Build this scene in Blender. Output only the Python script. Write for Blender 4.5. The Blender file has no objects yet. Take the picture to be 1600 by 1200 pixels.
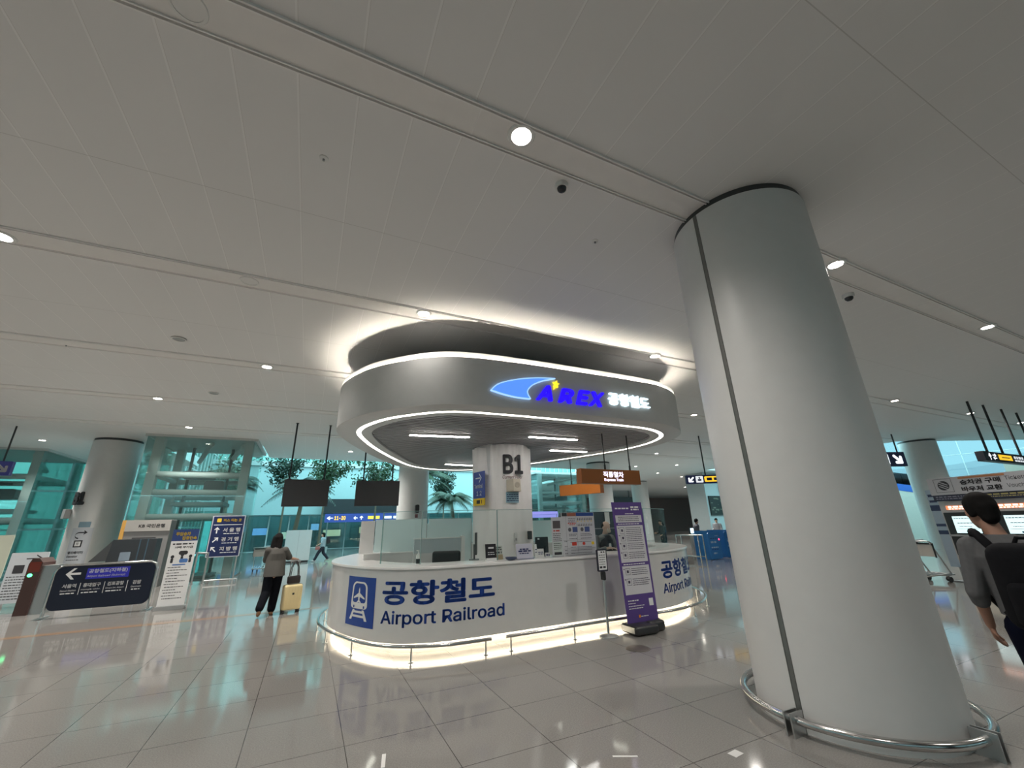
import bpy, bmesh, math, random
from mathutils import Vector, Matrix
random.seed(7)
S = bpy.context.scene
COL = S.collection
PI = math.pi
PHI = math.radians(25.88)            # the hall's own grid, turned from the camera's heading
CP, SP = math.cos(PHI), math.sin(PHI)
ZC = 5.4                              # ceiling height

def E(a, b, z=0.0):                   # hall grid -> world
    return Vector((a*CP - b*SP, a*SP + b*CP, z))

# ------------------------------------------------------------------ camera
cd = bpy.data.cameras.new('camera'); cam = bpy.data.objects.new('camera', cd); COL.objects.link(cam)
TH, RO = .3331, .0270
cr, sr = math.cos(RO), math.sin(RO)
up0 = Vector((0, -math.sin(TH), math.cos(TH))); fw = Vector((0, math.cos(TH), math.sin(TH)))
right = cr*Vector((1, 0, 0)) - sr*up0; upv = sr*Vector((1, 0, 0)) + cr*up0
M = Matrix((right, upv, -fw)).transposed().to_4x4(); M.translation = (0, 0, 1.7)
cam.matrix_world = M
cd.sensor_width = 36; cd.sensor_fit = 'HORIZONTAL'; cd.lens = 633.6/1600*36
cd.clip_start = .05; cd.clip_end = 400
S.camera = cam
# ------------------------------------------------------------------ world (overcast daylight above the atrium)
wd = bpy.data.worlds.new('sky'); S.world = wd; wd.use_nodes = True
bg = wd.node_tree.nodes['Background']; bg.inputs[0].default_value = (.36, .72, .79, 1); bg.inputs[1].default_value = 5.0
S.view_settings.view_transform = 'Standard'; S.view_settings.look = 'None'
S.view_settings.gamma = 1; S.view_settings.use_curve_mapping = False
S.view_settings.exposure = 0.12
LAMP_W = 500.0                        # one ceiling downlight
S.cycles.use_denoising = True
S.cycles.sample_clamp_indirect = 8
S.cycles.transparent_max_bounces = 32

# ------------------------------------------------------------------ materials
MATS = {}
def mat(name, rgb, rough=.5, metal=0., spec=.5, emit=None, es=0., var=.04, scale=6., trans=0., alpha=1., coat=0.):
    if name in MATS: return MATS[name]
    m = bpy.data.materials.new(name); m.use_nodes = True; nt = m.node_tree; p = nt.nodes['Principled BSDF']
    p.inputs['Roughness'].default_value = rough; p.inputs['Metallic'].default_value = metal
    p.inputs['Specular IOR Level'].default_value = spec; p.inputs['Alpha'].default_value = alpha
    p.inputs['Coat Weight'].default_value = coat
    if var > 0:
        tc = nt.nodes.new('ShaderNodeTexCoord'); nz = nt.nodes.new('ShaderNodeTexNoise'); nz.inputs['Scale'].default_value = scale
        nt.links.new(tc.outputs['Object'], nz.inputs['Vector'])
        mx = nt.nodes.new('ShaderNodeMix'); mx.data_type = 'RGBA'
        mx.inputs['A'].default_value = tuple(max(0, c*(1-var)) for c in rgb)+(1,)
        mx.inputs['B'].default_value = tuple(min(1, c*(1+var)) for c in rgb)+(1,)
        nt.links.new(nz.outputs['Fac'], mx.inputs['Factor']); nt.links.new(mx.outputs['Result'], p.inputs['Base Color'])
    else:
        p.inputs['Base Color'].default_value = tuple(rgb)+(1,)
    if emit:
        p.inputs['Emission Color'].default_value = tuple(emit)+(1,); p.inputs['Emission Strength'].default_value = es
    MATS[name] = m
    return m

def glass(name, tint, refl=.10, frost=0.0, frost_rgb=(.8, .9, .9), flat=None):
    if name in MATS: return MATS[name]
    m = bpy.data.materials.new(name); m.use_nodes = True; nt = m.node_tree; nt.nodes.clear()
    out = nt.nodes.new('ShaderNodeOutputMaterial')
    t = nt.nodes.new('ShaderNodeBsdfTransparent'); t.inputs[0].default_value = tuple(tint)+(1,)
    g = nt.nodes.new('ShaderNodeBsdfGlossy'); g.inputs['Roughness'].default_value = .02; g.inputs[0].default_value = (.9, 1, .98, 1)
    fr = nt.nodes.new('ShaderNodeFresnel'); fr.inputs[0].default_value = 1.45
    ml = nt.nodes.new('ShaderNodeMath'); ml.operation = 'MULTIPLY_ADD'; ml.inputs[1].default_value = .8; ml.inputs[2].default_value = refl*.3
    nt.links.new(fr.outputs[0], ml.inputs[0])
    mx = nt.nodes.new('ShaderNodeMixShader')
    if flat is None: nt.links.new(ml.outputs[0], mx.inputs[0])
    else: mx.inputs[0].default_value = flat
    if frost > 0:
        d = nt.nodes.new('ShaderNodeBsdfDiffuse'); d.inputs[0].default_value = tuple(frost_rgb)+(1,)
        tl = nt.nodes.new('ShaderNodeBsdfTranslucent'); tl.inputs[0].default_value = tuple(frost_rgb)+(1,)
        ad = nt.nodes.new('ShaderNodeMixShader'); ad.inputs[0].default_value = .6
        nt.links.new(d.outputs[0], ad.inputs[1]); nt.links.new(tl.outputs[0], ad.inputs[2])
        m2 = nt.nodes.new('ShaderNodeMixShader'); m2.inputs[0].default_value = frost
        nt.links.new(t.outputs[0], m2.inputs[1]); nt.links.new(ad.outputs[0], m2.inputs[2])
        nt.links.new(m2.outputs[0], mx.inputs[1])
    else:
        nt.links.new(t.outputs[0], mx.inputs[1])
    nt.links.new(g.outputs[0], mx.inputs[2]); nt.links.new(mx.outputs[0], out.inputs[0])
    MATS[name] = m
    return m

def grid_mask(nt, coord, period, phase, width):      # 1 on a line of the grid
    a = nt.nodes.new('ShaderNodeMath'); a.operation = 'SUBTRACT'; a.inputs[1].default_value = phase - period/2
    nt.links.new(coord, a.inputs[0])
    b = nt.nodes.new('ShaderNodeMath'); b.operation = 'FLOORED_MODULO'; b.inputs[1].default_value = period; nt.links.new(a.outputs[0], b.inputs[0])
    c = nt.nodes.new('ShaderNodeMath'); c.operation = 'SUBTRACT'; c.inputs[1].default_value = period/2; nt.links.new(b.outputs[0], c.inputs[0])
    d = nt.nodes.new('ShaderNodeMath'); d.operation = 'ABSOLUTE'; nt.links.new(c.outputs[0], d.inputs[0])
    e = nt.nodes.new('ShaderNodeMath'); e.operation = 'LESS_THAN'; e.inputs[1].default_value = width/2; nt.links.new(d.outputs[0], e.inputs[0])
    return e.outputs[0]

def mixc(nt, fac, a, b):
    mx = nt.nodes.new('ShaderNodeMix'); mx.data_type = 'RGBA'
    if isinstance(fac, float): mx.inputs['Factor'].default_value = fac
    else: nt.links.new(fac, mx.inputs['Factor'])
    for k, v in (('A', a), ('B', b)):
        if isinstance(v, tuple): mx.inputs[k].default_value = v+(1,)
        else: nt.links.new(v, mx.inputs[k])
    return mx.outputs['Result']

def floor_mat():
    m = bpy.data.materials.new('polished_granite'); m.use_nodes = True; nt = m.node_tree; p = nt.nodes['Principled BSDF']
    tc = nt.nodes.new('ShaderNodeTexCoord'); sx = nt.nodes.new('ShaderNodeSeparateXYZ'); nt.links.new(tc.outputs['Object'], sx.inputs[0])
    g1 = grid_mask(nt, sx.outputs[0], .7645, .485, .007); g2 = grid_mask(nt, sx.outputs[1], .7675, 2.83, .007)
    mxm = nt.nodes.new('ShaderNodeMath'); mxm.operation = 'MAXIMUM'; nt.links.new(g1, mxm.inputs[0]); nt.links.new(g2, mxm.inputs[1])
    n1 = nt.nodes.new('ShaderNodeTexNoise'); n1.inputs['Scale'].default_value = 90; n1.inputs['Detail'].default_value = 6; nt.links.new(tc.outputs['Object'], n1.inputs['Vector'])
    rp = nt.nodes.new('ShaderNodeValToRGB'); rp.color_ramp.elements[0].position = .36; rp.color_ramp.elements[1].position = .64
    rp.color_ramp.elements[0].color = (.19, .18, .168, 1); rp.color_ramp.elements[1].color = (.30, .287, .27, 1); nt.links.new(n1.outputs['Fac'], rp.inputs[0])
    n2 = nt.nodes.new('ShaderNodeTexNoise'); n2.inputs['Scale'].default_value = .9; nt.links.new(tc.outputs['Object'], n2.inputs['Vector'])
    c1 = mixc(nt, n2.outputs['Fac'], rp.outputs[0], (.25, .24, .226))
    c2 = mixc(nt, mxm.outputs[0], c1, (.07, .065, .06))
    nt.links.new(c2, p.inputs['Base Color'])
    mr = nt.nodes.new('ShaderNodeMapRange'); mr.inputs[3].default_value = .045; mr.inputs[4].default_value = .10; nt.links.new(n2.outputs['Fac'], mr.inputs[0])
    nt.links.new(mr.outputs[0], p.inputs['Roughness']); p.inputs['Specular IOR Level'].default_value = .6
    return m

def ceil_mat():
    m = bpy.data.materials.new('metal_ceiling_panels'); m.use_nodes = True; nt = m.node_tree; p = nt.nodes['Principled BSDF']
    tc = nt.nodes.new('ShaderNodeTexCoord'); sx = nt.nodes.new('ShaderNodeSeparateXYZ'); nt.links.new(tc.outputs['Object'], sx.inputs[0])
    g1 = grid_mask(nt, sx.outputs[0], .49, .44, .018); g2 = grid_mask(nt, sx.outputs[1], 3.93, 4.70, .008)
    g3 = grid_mask(nt, sx.outputs[0], .49, .450, .004)
    c1 = mixc(nt, g1, (.765, .755, .745), (.84, .83, .82)); c2 = mixc(nt, g2, c1, (.58, .565, .55)); c3 = mixc(nt, g3, c2, (.64, .62, .60))
    nt.links.new(c3, p.inputs['Base Color']); p.inputs['Roughness'].default_value = .5; p.inputs['Specular IOR Level'].default_value = .25
    return m

# ------------------------------------------------------------------ mesh building
class MB:
    def __init__(s): s.v = []; s.f = []
    def add(s, vs, fs):
        o = len(s.v); s.v += [tuple(x) for x in vs]; s.f += [tuple(o+i for i in f) for f in fs]; return s
    def box(s, c, d, rz=0, mtx=None):
        x, y, z = d[0]/2, d[1]/2, d[2]/2
        vs = [Vector((i*x, j*y, k*z)) for k in (-1, 1) for j in (-1, 1) for i in (-1, 1)]
        R = mtx if mtx else Matrix.Rotation(rz, 3, 'Z')
        vs = [R @ v + Vector(c) for v in vs]
        return s.add(vs, [(0, 2, 3, 1), (4, 5, 7, 6), (0, 1, 5, 4), (2, 6, 7, 3), (0, 4, 6, 2), (1, 3, 7, 5)])
    def bx(s, x0, x1, y0, y1, z0, z1): return s.box(((x0+x1)/2, (y0+y1)/2, (z0+z1)/2), (abs(x1-x0), abs(y1-y0), abs(z1-z0)))
    def rbox(s, x0, x1, y0, y1, z0, z1, r=.03, n=4):      # rounded in the xz outline (a panel facing y)
        pts = []
        for cx, cz, a0 in ((x1-r, z1-r, 0), (x0+r, z1-r, 90), (x0+r, z0+r, 180), (x1-r, z0+r, 270)):
            for k in range(n+1):
                a = math.radians(a0+90*k/n); pts.append((cx+r*math.cos(a), cz+r*math.sin(a)))
        return s.prism([(x, z) for x, z in pts], y0, y1, 'y')
    def prism(s, o, w0, w1, axis='z'):                     # outline CCW, extruded along an axis
        n = len(o)
        f = {'z': lambda u, v, w: (u, v, w), 'y': lambda u, v, w: (u, w, v), 'x': lambda u, v, w: (w, u, v)}[axis]
        vs = [f(u, v, w0) for u, v in o]+[f(u, v, w1) for u, v in o]
        fs = [tuple(range(n)), tuple(range(2*n-1, n-1, -1))]+[(i, i+n, (i+1) % n+n, (i+1) % n) for i in range(n)]
        return s.add(vs, fs)
    def tube(s, pts, r, n=10, closed=False, cap=True):
        pts = [Vector(p) for p in pts]; m = len(pts); rs = r if isinstance(r, (list, tuple)) else [r]*m
        rings = []; prev = None
        for i, p in enumerate(pts):
            if closed: t = pts[(i+1) % m]-pts[i-1]
            else: t = pts[min(i+1, m-1)]-pts[max(i-1, 0)]
            t.normalize()
            if prev is None:
                a = Vector((0, 0, 1)) if abs(t.z) < .9 else Vector((1, 0, 0))
                u = t.cross(a).normalized()
            else:
                u = (prev-t*prev.dot(t)).normalized()
            prev = u; w = t.cross(u)
            rings.append([p+rs[i]*(math.cos(2*PI*k/n)*u+math.sin(2*PI*k/n)*w) for k in range(n)])
        vs = [v for r_ in rings for v in r_]; fs = []
        for i in range(m if closed else m-1):
            j = (i+1) % m
            for k in range(n):
                l = (k+1) % n; fs.append((i*n+k, i*n+l, j*n+l, j*n+k))
        if cap and not closed: fs += [tuple(range(n-1, -1, -1)), tuple((m-1)*n+k for k in range(n))]
        return s.add(vs, fs)
    def lathe(s, prof, c=(0, 0, 0), n=32, a0=0., a1=2*PI):
        full = abs(a1-a0-2*PI) < 1e-6; m = n if full else n+1; vs = []; fs = []
        for r, z in prof:
            for k in range(m):
                a = a0+(a1-a0)*k/n; vs.append((c[0]+r*math.cos(a), c[1]+r*math.sin(a), c[2]+z))
        for i in range(len(prof)-1):
            for k in range(n):
                l = (k+1) % m; fs.append((i*m+k, i*m+l, (i+1)*m+l, (i+1)*m+k))
        if full:
            if prof[0][0] > 1e-4: fs.append(tuple(range(m-1, -1, -1)))
            if prof[-1][0] > 1e-4: fs.append(tuple((len(prof)-1)*m+k for k in range(m)))
        return s.add(vs, fs)
    def ball(s, c, r, nu=14, nv=9, mtx=None):
        r = r if isinstance(r, (list, tuple)) else (r, r, r); vs = []; fs = []
        for j in range(nv+1):
            t = PI*j/nv
            for k in range(nu):
                a = 2*PI*k/nu; v = Vector((r[0]*math.sin(t)*math.cos(a), r[1]*math.sin(t)*math.sin(a), -r[2]*math.cos(t)))
                if mtx: v = mtx @ v
                vs.append(v+Vector(c))
        for j in range(nv):
            for k in range(nu):
                l = (k+1) % nu; fs.append((j*nu+k, j*nu+l, (j+1)*nu+l, (j+1)*nu+k))
        return s.add(vs, fs)
    def limb(s, pts, rs, n=12):
        s.tube(pts, rs, n)
        for p, r in zip(pts, rs): s.ball(p, r, 12, 8)
        return s
    def loft(s, secs, n=20):                               # (cx, cy, z, rx, ry)
        vs = []; fs = []
        for cx, cy, z, rx, ry in secs:
            vs += [(cx+rx*math.cos(2*PI*k/n), cy+ry*math.sin(2*PI*k/n), z) for k in range(n)]
        for i in range(len(secs)-1):
            for k in range(n):
                l = (k+1) % n; fs.append((i*n+k, i*n+l, (i+1)*n+l, (i+1)*n+k))
        fs += [tuple(range(n-1, -1, -1)), tuple((len(secs)-1)*n+k for k in range(n))]
        return s.add(vs, fs)
    def quad(s, x0, x1, z0, z1, y): return s.add([(x0, y, z0), (x1, y, z0), (x1, y, z1), (x0, y, z1)], [(0, 1, 2, 3)])
    def poly(s, pts, y): return s.add([(u, y, v) for u, v in pts], [tuple(range(len(pts)))])
    def text(s, t, cx, cz, w=None, h=None, y=0., bold=.0, shear=0., align='c'):
        vs, fs = text_geo(t, bold, shear)
        x0 = min(v[0] for v in vs); x1 = max(v[0] for v in vs); y0 = min(v[1] for v in vs); y1 = max(v[1] for v in vs)
        sx = (w/(x1-x0)) if w else None; sy = (h/(y1-y0)) if h else None
        sx = sx or sy; sy = sy or sx
        ox = {'c': -(x0+x1)/2, 'l': -x0, 'r': -x1}[align]
        return s.add([(cx+(u+ox)*sx, y, cz+(v-(y0+y1)/2)*sy) for u, v in vs], fs)
    def dashes(s, x0, x1, z, h, y, seed=0, fill=.9):       # a line of print too small to read
        r = random.Random(seed); x = x0
        while x < x0+(x1-x0)*fill:
            w = min(r.uniform(1.2, 4.)*h, x1-x)
            s.quad(x, x+w, z-h/2, z+h/2, y); x += w+h*.7
        return s
    def xf(s, mtx):
        s.v = [tuple(mtx @ Vector(v)) for v in s.v]; return s
    def mesh(s, name, m=None, smooth=None):
        me = bpy.data.meshes.new(name); me.from_pydata(s.v, [], s.f); me.validate(); me.update()
        b = bmesh.new(); b.from_mesh(me); bmesh.ops.recalc_face_normals(b, faces=b.faces); b.to_mesh(me); b.free()
        if m: me.materials.append(m)
        if smooth:
            for p in me.polygons: p.use_smooth = True
            me.set_sharp_from_angle(angle=math.radians(smooth))
        return me

TXT = {}
try:                                                     # Blender's own interface typeface, if it is there
    import os
    FONT = bpy.data.fonts.load(os.path.join(bpy.utils.system_resource('DATAFILES', path='fonts'), 'Inter.woff2'))
except Exception:
    FONT = None
def text_geo(t, bold, shear):
    k = (t, bold, shear)
    if k in TXT: return TXT[k]
    c = bpy.data.curves.new('lettering', 'FONT'); c.body = t; c.size = 1; c.shear = shear; c.resolution_u = 4
    if FONT and all(ord(h) < 128 for h in t): c.font = FONT
    o = bpy.data.objects.new('lettering', c); COL.objects.link(o)
    dg = bpy.context.evaluated_depsgraph_get(); me = o.evaluated_get(dg).to_mesh()
    vs = [(v.co.x, v.co.y) for v in me.vertices]; fs = [tuple(p.vertices) for p in me.polygons]
    o.evaluated_get(dg).to_mesh_clear(); bpy.data.objects.remove(o); bpy.data.curves.remove(c)
    V = list(vs); F = list(fs)
    if bold:                                             # heavier strokes: the outline widened in eight directions
        for a in range(8):
            dx, dy = bold*math.cos(a*PI/4), bold*math.sin(a*PI/4); o_ = len(V)
            V += [(x+dx, y+dy) for x, y in vs]; F += [tuple(i+o_ for i in f) for f in fs]
    TXT[k] = (V, F)
    return TXT[k]

def tag(o, label=None, cat=None, group=None, kind=None):
    for k, v in (('label', label), ('category', cat), ('group', group), ('kind', kind)):
        if v: o[k] = v
    return o
def thing(name, label, cat, loc=(0, 0, 0), rz=0., group=None):
    o = bpy.data.objects.new(name, None); o.empty_display_size = .1; COL.objects.link(o)
    o.location = loc; o.rotation_euler = (0, 0, rz)
    return tag(o, label, cat, group)
def part(name, mb, m, parent=None, smooth=None, label=None):
    o = bpy.data.objects.new(name, mb.mesh(name, m, smooth)); COL.objects.link(o)
    if parent: o.parent = parent
    if label: o['label'] = label
    return o
def single(name, mb, m, label, cat, loc=(0, 0, 0), rz=0., group=None, smooth=None, kind=None):
    o = part(name, mb, m, None, smooth); o.location = loc; o.rotation_euler = (0, 0, rz)
    return tag(o, label, cat, group, kind)
def struct(name, mb, m, rz=PHI, loc=(0, 0, 0), smooth=None):
    o = part(name, mb, m, None, smooth); o.location = loc; o.rotation_euler = (0, 0, rz); o['kind'] = 'structure'
    return o
def copy_tree(o, parent=None):
    c = o.copy(); COL.objects.link(c); c.parent = parent
    for ch in list(o.children): copy_tree(ch, c)
    return c
def fused(mb, voxel, smooth_it=4):                         # one continuous skin out of overlapping volumes
    o = bpy.data.objects.new('tmp', mb.mesh('tmp')); COL.objects.link(o)
    r = o.modifiers.new('r', 'REMESH'); r.mode = 'VOXEL'; r.voxel_size = voxel
    if smooth_it:
        sm = o.modifiers.new('s', 'SMOOTH'); sm.factor = .5; sm.iterations = smooth_it
    dg = bpy.context.evaluated_depsgraph_get(); ev = o.evaluated_get(dg); me = bpy.data.meshes.new_from_object(ev)
    bpy.data.objects.remove(o)
    for p in me.polygons: p.use_smooth = True
    return me
def fpart(name, mb, m, parent, voxel=.01, it=4):
    me = fused(mb, voxel, it); me.name = name; me.materials.clear(); me.materials.append(m)
    o = bpy.data.objects.new(name, me); COL.objects.link(o)
    if parent: o.parent = parent
    return o

WHITE = mat('white_paint', (.74, .73, .71), .35)
COLW = mat('column_white', (.65, .645, .635), .40)
CHROME = mat('polished_steel', (.62, .61, .60), .18, 1.)
STEEL = mat('brushed_steel', (.55, .56, .56), .35, 1.)
BLACK = mat('black_plastic', (.015, .015, .017), .4)
DARK = mat('dark_grey_metal', (.045, .047, .05), .45)
GREY = mat('grey_metal', (.33, .34, .34), .45)
NAVY = mat('navy_print', (.012, .022, .11), .4)
BLUE = mat('logo_blue', (.012, .055, .30), .4)
INK = mat('dark_print', (.03, .03, .035), .6)
PAPER = mat('white_print', (.80, .80, .80), .55)
YELL = mat('yellow_print', (.80, .56, .03), .5)
RED = mat('red_print', (.55, .05, .03), .5)
ORNG = mat('orange_panel', (.80, .24, .03), .45)
PURP = mat('purple_print', (.10, .055, .24), .5)
SKIN = mat('skin', (.55, .33, .23), .5, scale=20)
HAIR = mat('black_hair', (.008, .007, .007), .8, spec=.15, scale=40, var=.3)
LED = mat('led_white', (.9, .88, .82), .5, emit=(1., .93, .80), es=5.0, var=0)
LEDC = mat('led_cool', (.9, .9, .9), .5, emit=(1., .96, .92), es=36.0, var=0)
CLEAR = glass('clear_glass', (.90, .96, .95))
FROST = glass('frosted_glass', (.85, .95, .95), frost=.78, frost_rgb=(.92, 1., 1.))
TEALG = glass('teal_glass', (.92, .98, .975), frost=.05, frost_rgb=(.45, .70, .68))
ATRG = glass('atrium_glass', (.34, .49, .46))
BLUEG = glass('sky_blue_glass', (.36, .39, .415))

# ------------------------------------------------------------------ the hall: floor, ceiling, walls
struct('floor', MB().bx(-34, 75, -15, 62, -.2, 0), floor_mat())
cb = MB()
for pl in ([(-32, -14), (60, -14), (60, -2), (28.2, 10.7), (28.2, 21.6), (-32, 21.6)],
           [(-2.3, 21.6), (28.2, 21.6), (28.2, 25.2), (-2.3, 25.2)],
           [(-32, 21.6), (-6.3, 21.6), (-6.3, 29.8), (-32, 29.8)],
           [(20.5, 25.2), (28.2, 25.2), (28.2, 23), (72, 23), (72, 60), (20.5, 60)]):
    cb.prism(pl, ZC, ZC+.5)
struct('ceiling', cb, ceil_mat())
BAND = mat('ceiling_band', (.79, .765, .74), .45, spec=.3)
RAILM = mat('ceiling_band_rail', (.84, .82, .80), .4)
for i, (b, hw, x0, x1) in enumerate([(2.71, .155, -30, 50), (6.66, .17, -30, 36), (10.57, .17, -30, 27.5), (14.5, .17, -30, 27.5), (18.4, .17, -30, 27.5)]):
    t = struct('trim_%d' % (i+1), MB().bx(x0, x1, b-hw, b+hw, ZC-.012, ZC+.01), BAND)
    m = MB()
    for s in (-1, 1):
        for q in (0, .035):
            m.bx(x0, x1, b+s*(hw+q)-.006, b+s*(hw+q)+.006, ZC-(.03 if i == 0 else .02), ZC)
    m.bx(1.0, 1.012, b-hw, b+hw, ZC-.014, ZC-.011); m.bx(9.9, 9.912, b-hw, b+hw, ZC-.014, ZC-.011)
    part('band_rail', m, RAILM, t)
struct('trim_6', MB().bx(-9, .50, 11.34, 11.54, 0, .002), mat('brown_floor_strip', (.34, .22, .14), .15))
WALL = mat('wall_paint', (.55, .55, .54), .6)
WGREY = mat('grey_cladding', (.42, .43, .43), .5)
struct('wall_back', MB().bx(-34, 75, -15, -14.7, 0, ZC), WALL)
struct('wall_left', MB().bx(-34, -33.7, -15, 31, 0, ZC), WALL)
struct('wall_right', MB().bx(72, 72.3, -15, 62, 0, ZC), WALL)
BROWN = mat('brown_wall', (.24, .15, .135), .5)
struct('wall_far', MB().bx(30, 72, 56, 56.3, 0, ZC), BROWN)

# ------------------------------------------------------------------ ceiling fittings
LENS = mat('lamp_lens', (.9, .9, .88), .4, emit=(1., .93, .82), es=40., var=0)
RING = mat('lamp_ring', (.75, .74, .72), .35)
def spot(loc, w, parent, col=(1., .945, .875), ang=145, r=.14):
    l = bpy.data.lights.new('lamp_light', 'SPOT'); l.energy = w; l.color = col; l.spot_size = math.radians(ang); l.spot_blend = 1.; l.shadow_soft_size = r
    o = bpy.data.objects.new('lamp_light', l); COL.objects.link(o); o.location = loc; o.parent = parent
def downlight(a, b, label, group=None, w=LAMP_W, r=.10):
    t = thing('downlight', label, 'ceiling light', E(a, b, ZC), PHI, group)
    part('trim_ring', MB().lathe([(r, -.002), (r, -.03), (r+.03, -.03), (r+.045, -.008), (r+.045, -.002)], (0, 0, 0), 24), RING, t, 40)
    part('lens', MB().lathe([(r, -.012), (0.0001, -.02)], (0, 0, 0), 24), LENS, t)
    spot((0, 0, -.06), w*(1+max(0, b-5)/8), t)
    return t
DL = [(1.47, 2.66, 'brightest ceiling downlight in the double-railed band above the camera, left of the big round column'),
      (6.91, 2.63, 'ceiling downlight just right of the big round column near its top'),
      (12.46, 2.61, 'ceiling downlight at the upper right, second along the band right of the big column'),
      (6.94, 6.52, 'ceiling downlight over the right end of the sign canopy'),
      (1.45, 6.60, 'ceiling downlight just above the left edge of the dark shadow over the sign canopy'),
      (-1.33, 10.55, 'ceiling downlight left of the sign canopy, level with its upper lit edge'),
      (-4.34, 14.4, 'ceiling downlight high above the left round column and navy direction board'),
      (-4.40, 18.3, 'ceiling downlight above the steel and glass lift shaft'),
      (-10.07, 22.65, 'ceiling downlight left of the left round column top'),
      (-4.02, 6.69, 'ceiling downlight at the left edge of the photograph'),
      (17.7, 6.4, 'ceiling downlight right of the big column, above the far right round column'),
      (12.5, 10.3, 'ceiling downlight just right of the canopy, left of the big column'),
      (23.05, 6.2, 'ceiling downlight in front of the suspension rods at right'),
      (28.0, 6.15, 'ceiling downlight at the far right edge of the photograph'),
      (1.49, 21.95, 'small ceiling downlight between the left display rods and the canopy'),
      (29.6, 9.7, 'small ceiling downlight at the top of the far right round column'),
      (17.8, 17.7, 'small ceiling downlight above the orange train sign, right of the rods'),
      (23.1, 21.2, 'small ceiling downlight above the yellow lettered sign')]
for a, b, l in DL: downlight(a, b, l, w=LAMP_W*(.12 if 6.5 < b < 6.65 and 1 < a < 7 else 1))
for a, b in [(-4.2, 2.66), (-9.7, 2.66), (1.4, -1.3), (6.9, -1.3), (-4.1, -1.3), (12.4, -1.3), (18.0, 2.6), (-9.6, 6.6), (-9.7, 14.5), (-10, 10.5)]:
    downlight(a, b, 'ceiling downlight outside the photograph', 'downlights outside the photograph', w=LAMP_W*(.45 if b < 0 else 1))
for a, b in [(16.5, 22.6), (20.6, 22.6), (25.5, 25.5), (30, 27.2), (35.5, 27.8), (21, 29), (34, 36), (40, 36), (46, 38), (28, 38), (52, 44)]:
    downlight(a, b, 'tiny distant ceiling downlight in the far hall between canopy and big column', 'distant downlights of the far hall', w=190)

def dome(a, b, label, s=1.):
    t = thing('dome_camera', label, 'security camera', E(a, b, ZC), PHI)
    part('housing', MB().lathe([(.075*s, 0), (.075*s, -.045*s), (.068*s, -.055*s), (.05*s, -.055*s)], (0, 0, 0), 24), WHITE, t, 40)
    part('dome', MB().lathe([(.055*s, -.05*s), (.05*s, -.08*s), (.03*s, -.1*s), (.0001, -.107*s)], (0, 0, 0), 20), mat('smoked_dome', (.03, .03, .035), .08), t, 60)
dome(2.18, 3.04, 'white dome security camera on the ceiling left of the big column top')
dome(8.16, 3.08, 'white dome security camera on the ceiling right of the big column', 1.2)
for a, b, l in [(-.31, 3.76, 'small round sprinkler plate on the left ceiling panels'), (3.14, 3.70, 'small round sprinkler plate left of the big column'),
                (-4.9, 10.7, 'small sprinkler plate on the far left ceiling')]:
    t = thing('sprinkler', l, 'sprinkler', E(a, b, ZC), PHI)
    part('plate', MB().lathe([(.045, 0), (.045, -.008), (.02, -.014)], (0, 0, 0), 20), WHITE, t, 40)
    part('nozzle', MB().lathe([(.012, -.01), (.012, -.035), (.0001, -.04)], (0, 0, 0), 10), GREY, t, 40)
for a, b, l, k in [(-2.79, 9.52, 'round grey ceiling speaker grille left of the sign canopy', GREY), (-2.83, 13.34, 'small dark oval ceiling grille above the lift shaft', GREY),
                   (-1.28, 6.64, 'flat round white cover plate in the second ceiling band', WHITE), (-1.26, 2.72, 'flat round white cover plate in the nearest ceiling band at the top edge', WHITE)]:
    t = thing('ceiling_plate', l, 'ceiling plate', E(a, b, ZC-.012), PHI)
    part('rim', MB().lathe([(.105, .0), (.105, -.012), (.125, -.012), (.13, 0)], (0, 0, 0), 28), WHITE, t, 40)
    part('face', MB().lathe([(.105, -.006), (.0001, -.008)], (0, 0, 0), 28), k, t)

# ------------------------------------------------------------------ round columns
def column(a, b, label, r=.777, groove=None, h=ZC, name='column'):
    t = thing(name, label, 'column', E(a, b), PHI)
    part('shaft', MB().lathe([(r, 0), (r, h-.09)], (0, 0, 0), 96), COLW, t, 30)
    part('shadow_gap', MB().lathe([(r-.02, h-.09), (r-.02, h)], (0, 0, 0), 96), DARK, t, 30)
    if groove is not None:
        g = MB()
        for da in (-.026, .026):
            g.tube([(r*math.cos(groove+da), r*math.sin(groove+da), 0), (r*math.cos(groove+da), r*math.sin(groove+da), h-.09)], .006, 6)
        n = 6
        for k in range(n):
            a0 = groove-.026+.052*k/n; a1 = groove-.026+.052*(k+1)/n; q = r+.002
            g.add([(q*math.cos(a0), q*math.sin(a0), 0), (q*math.cos(a1), q*math.sin(a1), 0), (q*math.cos(a1), q*math.sin(a1), h-.09), (q*math.cos(a0), q*math.sin(a0), h-.09)], [(0, 1, 2, 3)])
        part('joint_strip', g, mat('joint_steel', (.20, .20, .19), .4, .6), t)
    return t
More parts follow.
